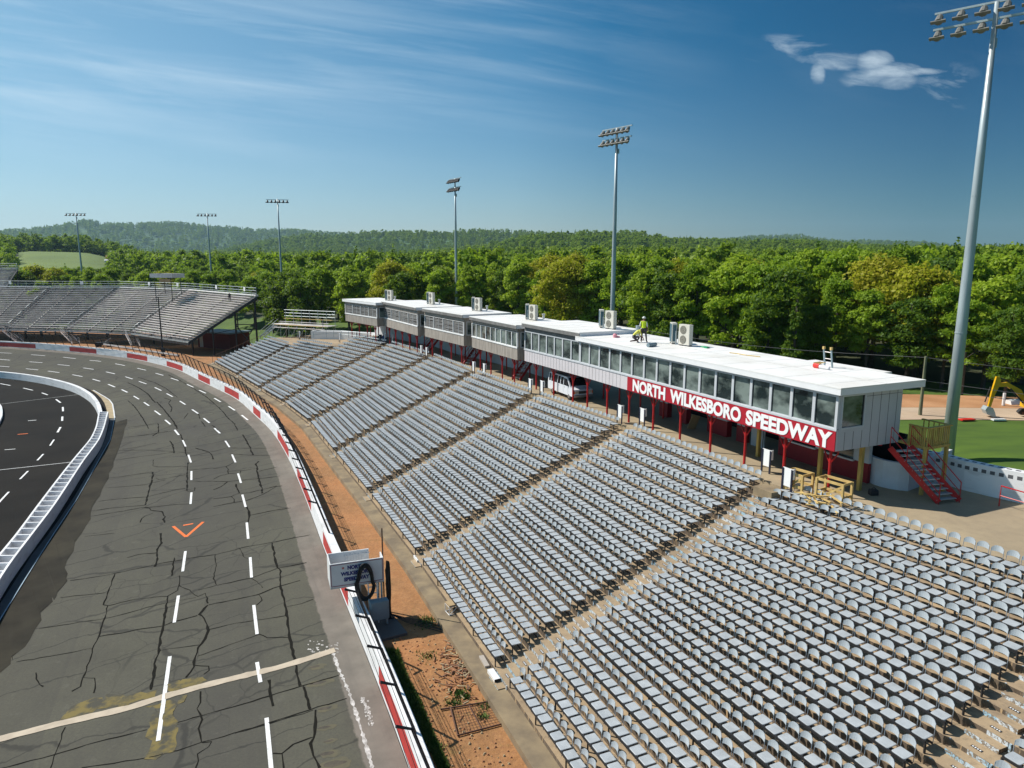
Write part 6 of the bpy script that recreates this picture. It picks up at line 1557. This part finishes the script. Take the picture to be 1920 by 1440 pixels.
fo_=bpy.data.objects.new('woodland',fm); C.objects.link(fo_); tag(fo_,'unbroken spring woodland covering the valley and hills','woodland',None,'stuff')
ng=bpy.data.node_groups.new('wood','GeometryNodeTree'); ng.interface.new_socket('Geometry',in_out='INPUT',socket_type='NodeSocketGeometry'); ng.interface.new_socket('Geometry',in_out='OUTPUT',socket_type='NodeSocketGeometry')
gi_=ng.nodes.new('NodeGroupInput'); gou=ng.nodes.new('NodeGroupOutput'); ip=ng.nodes.new('GeometryNodeInstanceOnPoints'); ci=ng.nodes.new('GeometryNodeCollectionInfo'); ci.inputs['Collection'].default_value=pc; ci.inputs['Separate Children'].default_value=True; ci.inputs['Reset Children'].default_value=True
na=ng.nodes.new('GeometryNodeInputNamedAttribute'); na.data_type='FLOAT'; na.inputs['Name'].default_value='scl'; rv=ng.nodes.new('FunctionNodeRandomValue'); rv.data_type='FLOAT_VECTOR'; rv.inputs[0].default_value=(0,0,0); rv.inputs[1].default_value=(0,0,6.28)
m2p=ng.nodes.new('GeometryNodeMeshToPoints'); L=ng.links.new
L(gi_.outputs[0],m2p.inputs[0]); L(m2p.outputs[0],ip.inputs['Points']); L(ci.outputs[0],ip.inputs['Instance']); ip.inputs['Pick Instance'].default_value=True; L(na.outputs[0],ip.inputs['Scale']); L(rv.outputs[0],ip.inputs['Rotation']); L(ip.outputs[0],gou.inputs[0])
md=fo_.modifiers.new('scatter','NODES'); md.node_group=ng
# brush along the foot of the wood
# ------------------------------------------------------------------ light, sky, air
sun=bpy.data.lights.new('sun','SUN'); so=bpy.data.objects.new('sun',sun); C.objects.link(so)
S=Vector((-.94,.35,1.0)).normalized(); so.rotation_euler=S.to_track_quat('Z','Y').to_euler(); sun.energy=4.6; sun.angle=math.radians(.53); sun.color=(1,.95,.86)
w=bpy.data.worlds.new('World'); SC.world=w; w.use_nodes=True; nt=w.node_tree; bg=nt.nodes['Background']
sky=nt.nodes.new('ShaderNodeTexSky'); sky.sky_type='NISHITA'; sky.sun_disc=False; sky.sun_elevation=math.asin(S.z); sky.sun_rotation=math.atan2(S.x,S.y)
sky.air_density=1.15; sky.dust_density=.3; sky.ozone_density=3.2; sky.altitude=300
tc=nt.nodes.new('ShaderNodeTexCoord'); sp=nt.nodes.new('ShaderNodeSeparateXYZ'); nt.links.new(tc.outputs['Generated'],sp.inputs[0])
yy_=mth(nt,'MAXIMUM',sp.outputs[1],.05); X_=mth(nt,'DIVIDE',sp.outputs[0],yy_); Z_=mth(nt,'DIVIDE',sp.outputs[2],yy_)
cv=nt.nodes.new('ShaderNodeCombineXYZ'); nt.links.new(X_,cv.inputs[0]); nt.links.new(Z_,cv.inputs[1])
def cl(rot,scx,scy,lo,hi,det=6,seed=0):
    mp=nt.nodes.new('ShaderNodeMapping'); mp.vector_type='POINT'; nt.links.new(cv.outputs[0],mp.inputs[0]); mp.inputs['Rotation'].default_value=(0,0,rot); 
    mp2=nt.nodes.new('ShaderNodeMapping'); nt.links.new(mp.outputs[0],mp2.inputs[0]); mp2.inputs['Scale'].default_value=(scx,scy,1); mp2.inputs['Location'].default_value=(seed,seed*.7,0)
    n=nt.nodes.new('ShaderNodeTexNoise'); nt.links.new(mp2.outputs[0],n.inputs[0]); n.inputs['Scale'].default_value=1; n.inputs['Detail'].default_value=det; n.inputs['Roughness'].default_value=.6; n.inputs['Distortion'].default_value=.4
    return ramp(nt,n.outputs['Fac'],lo,hi)
c1=cl(.16,1.6,16,.50,.80,7,2.3); c2=cl(.13,1.3,26,.47,.80,7,7.1); 
mask=mth(nt,'MULTIPLY',ramp(nt,X_,.30,-.25),mth(nt,'MULTIPLY',ramp(nt,Z_,.10,.25),ramp(nt,Z_,.75,.45)))
cir=mth(nt,'MULTIPLY',mth(nt,'ADD',c1,mth(nt,'MULTIPLY',c2,.6)),mask)
c3=cl(.10,3.0,14,.52,.85,6,4.4); cir=mth(nt,'ADD',cir,mth(nt,'MULTIPLY',mth(nt,'MULTIPLY',c3,.16),ramp(nt,Z_,.15,.3)))
# small bright puff upper right
def puff(cx,cz,sx,sz):
    a=mth(nt,'DIVIDE',mth(nt,'SUBTRACT',X_,cx),sx); b_=mth(nt,'DIVIDE',mth(nt,'SUBTRACT',Z_,cz),sz); d2=mth(nt,'ADD',mth(nt,'MULTIPLY',a,a),mth(nt,'MULTIPLY',b_,b_)); return ramp(nt,d2,1.0,0.0)
def XZ(u,v):
    d=RAY(u,v); return d.x/d.y,d.z/d.y
n4=cl(.10,12,40,.32,.68,10,1.7)
pf=None
for u,v,su,sv,k in ((1638,116,42,26,.85),(1668,132,70,18,.8),(1722,134,60,9,.75),(1585,116,70,20,.42),(1533,140,16,40,.36),(1775,160,70,60,.20),(1480,90,110,34,.20),(1650,150,80,34,.36),(1560,110,90,16,.3)):
    x_,z_=XZ(u,v); q_=mth(nt,'MULTIPLY',puff(x_,z_,su/F*.95,sv/F*.85),k); pf=q_ if pf is None else mth(nt,'MAXIMUM',pf,q_)
pf=mth(nt,'MULTIPLY',mth(nt,'MULTIPLY',ramp(nt,mth(nt,'ADD',pf,mth(nt,'MULTIPLY',mth(nt,'SUBTRACT',n4,.5),.85)),.15,1.45),ramp(nt,pf,0.0,.18)),.85)
cir=mth(nt,'MINIMUM',mth(nt,'ADD',mth(nt,'MULTIPLY',cir,.46),pf),1.0)
skyc=nt.nodes.new('ShaderNodeHueSaturation'); nt.links.new(sky.outputs[0],skyc.inputs['Color']); skyc.inputs['Saturation'].default_value=1.08; skyc.inputs['Value'].default_value=.92
# cloud colour as a multiple of sky brightness scale
el_=ramp(nt,Z_,.02,.30); tint=mix(nt,el_,(.80,.88,.97),(.10,.66,.84))
azf=ramp(nt,sp.outputs[0],.0,.50); dark=mix(nt,azf,(1,1,1),(.26,.45,.55))
gr=mix(nt,1.0,mix(nt,1.0,skyc.outputs[0],tint,'MULTIPLY'),dark,'MULTIPLY')
veil=mth(nt,'MULTIPLY',ramp(nt,sp.outputs[0],.12,-.55),.34); gr=mix(nt,veil,gr,(6.6,8.6,9.6))
mixc=mix(nt,cir,gr,(8.3,9.6,10.4)); nt.links.new(mixc,bg.inputs['Color']); bg.inputs['Strength'].default_value=.078
# haze box
hz=MB(); hz.box((-5200,-120,-7.5),(5200,6400,330)); hzo=hz.build('haze','white'); hm=bpy.data.materials.new('haze_air'); hm.use_nodes=True; hn=hm.node_tree; hn.nodes.remove(hn.nodes['Principled BSDF']); pv_=hn.nodes.new('ShaderNodeVolumePrincipled'); pv_.inputs['Color'].default_value=(.50,.76,.98,1); pv_.inputs['Density'].default_value=.000075; pv_.inputs['Anisotropy'].default_value=.2
hn.links.new(pv_.outputs[0],hn.nodes['Material Output'].inputs['Volume']); hzo.data.materials.clear(); hzo.data.materials.append(hm); tag(hzo,'thin pale blue air haze',None,None,'stuff')
g2o=bpy.data.objects['ground_plain']
# ------------------------------------------------------------------ render settings
SC.render.engine='CYCLES'; SC.view_settings.view_transform='Standard'; SC.view_settings.look='None'; SC.view_settings.exposure=.38; SC.view_settings.gamma=1
SC.cycles.max_bounces=6; SC.cycles.diffuse_bounces=3; SC.cycles.glossy_bounces=3; SC.cycles.transmission_bounces=3; SC.cycles.volume_bounces=0; SC.cycles.transparent_max_bounces=4
SC.cycles.use_adaptive_sampling=True
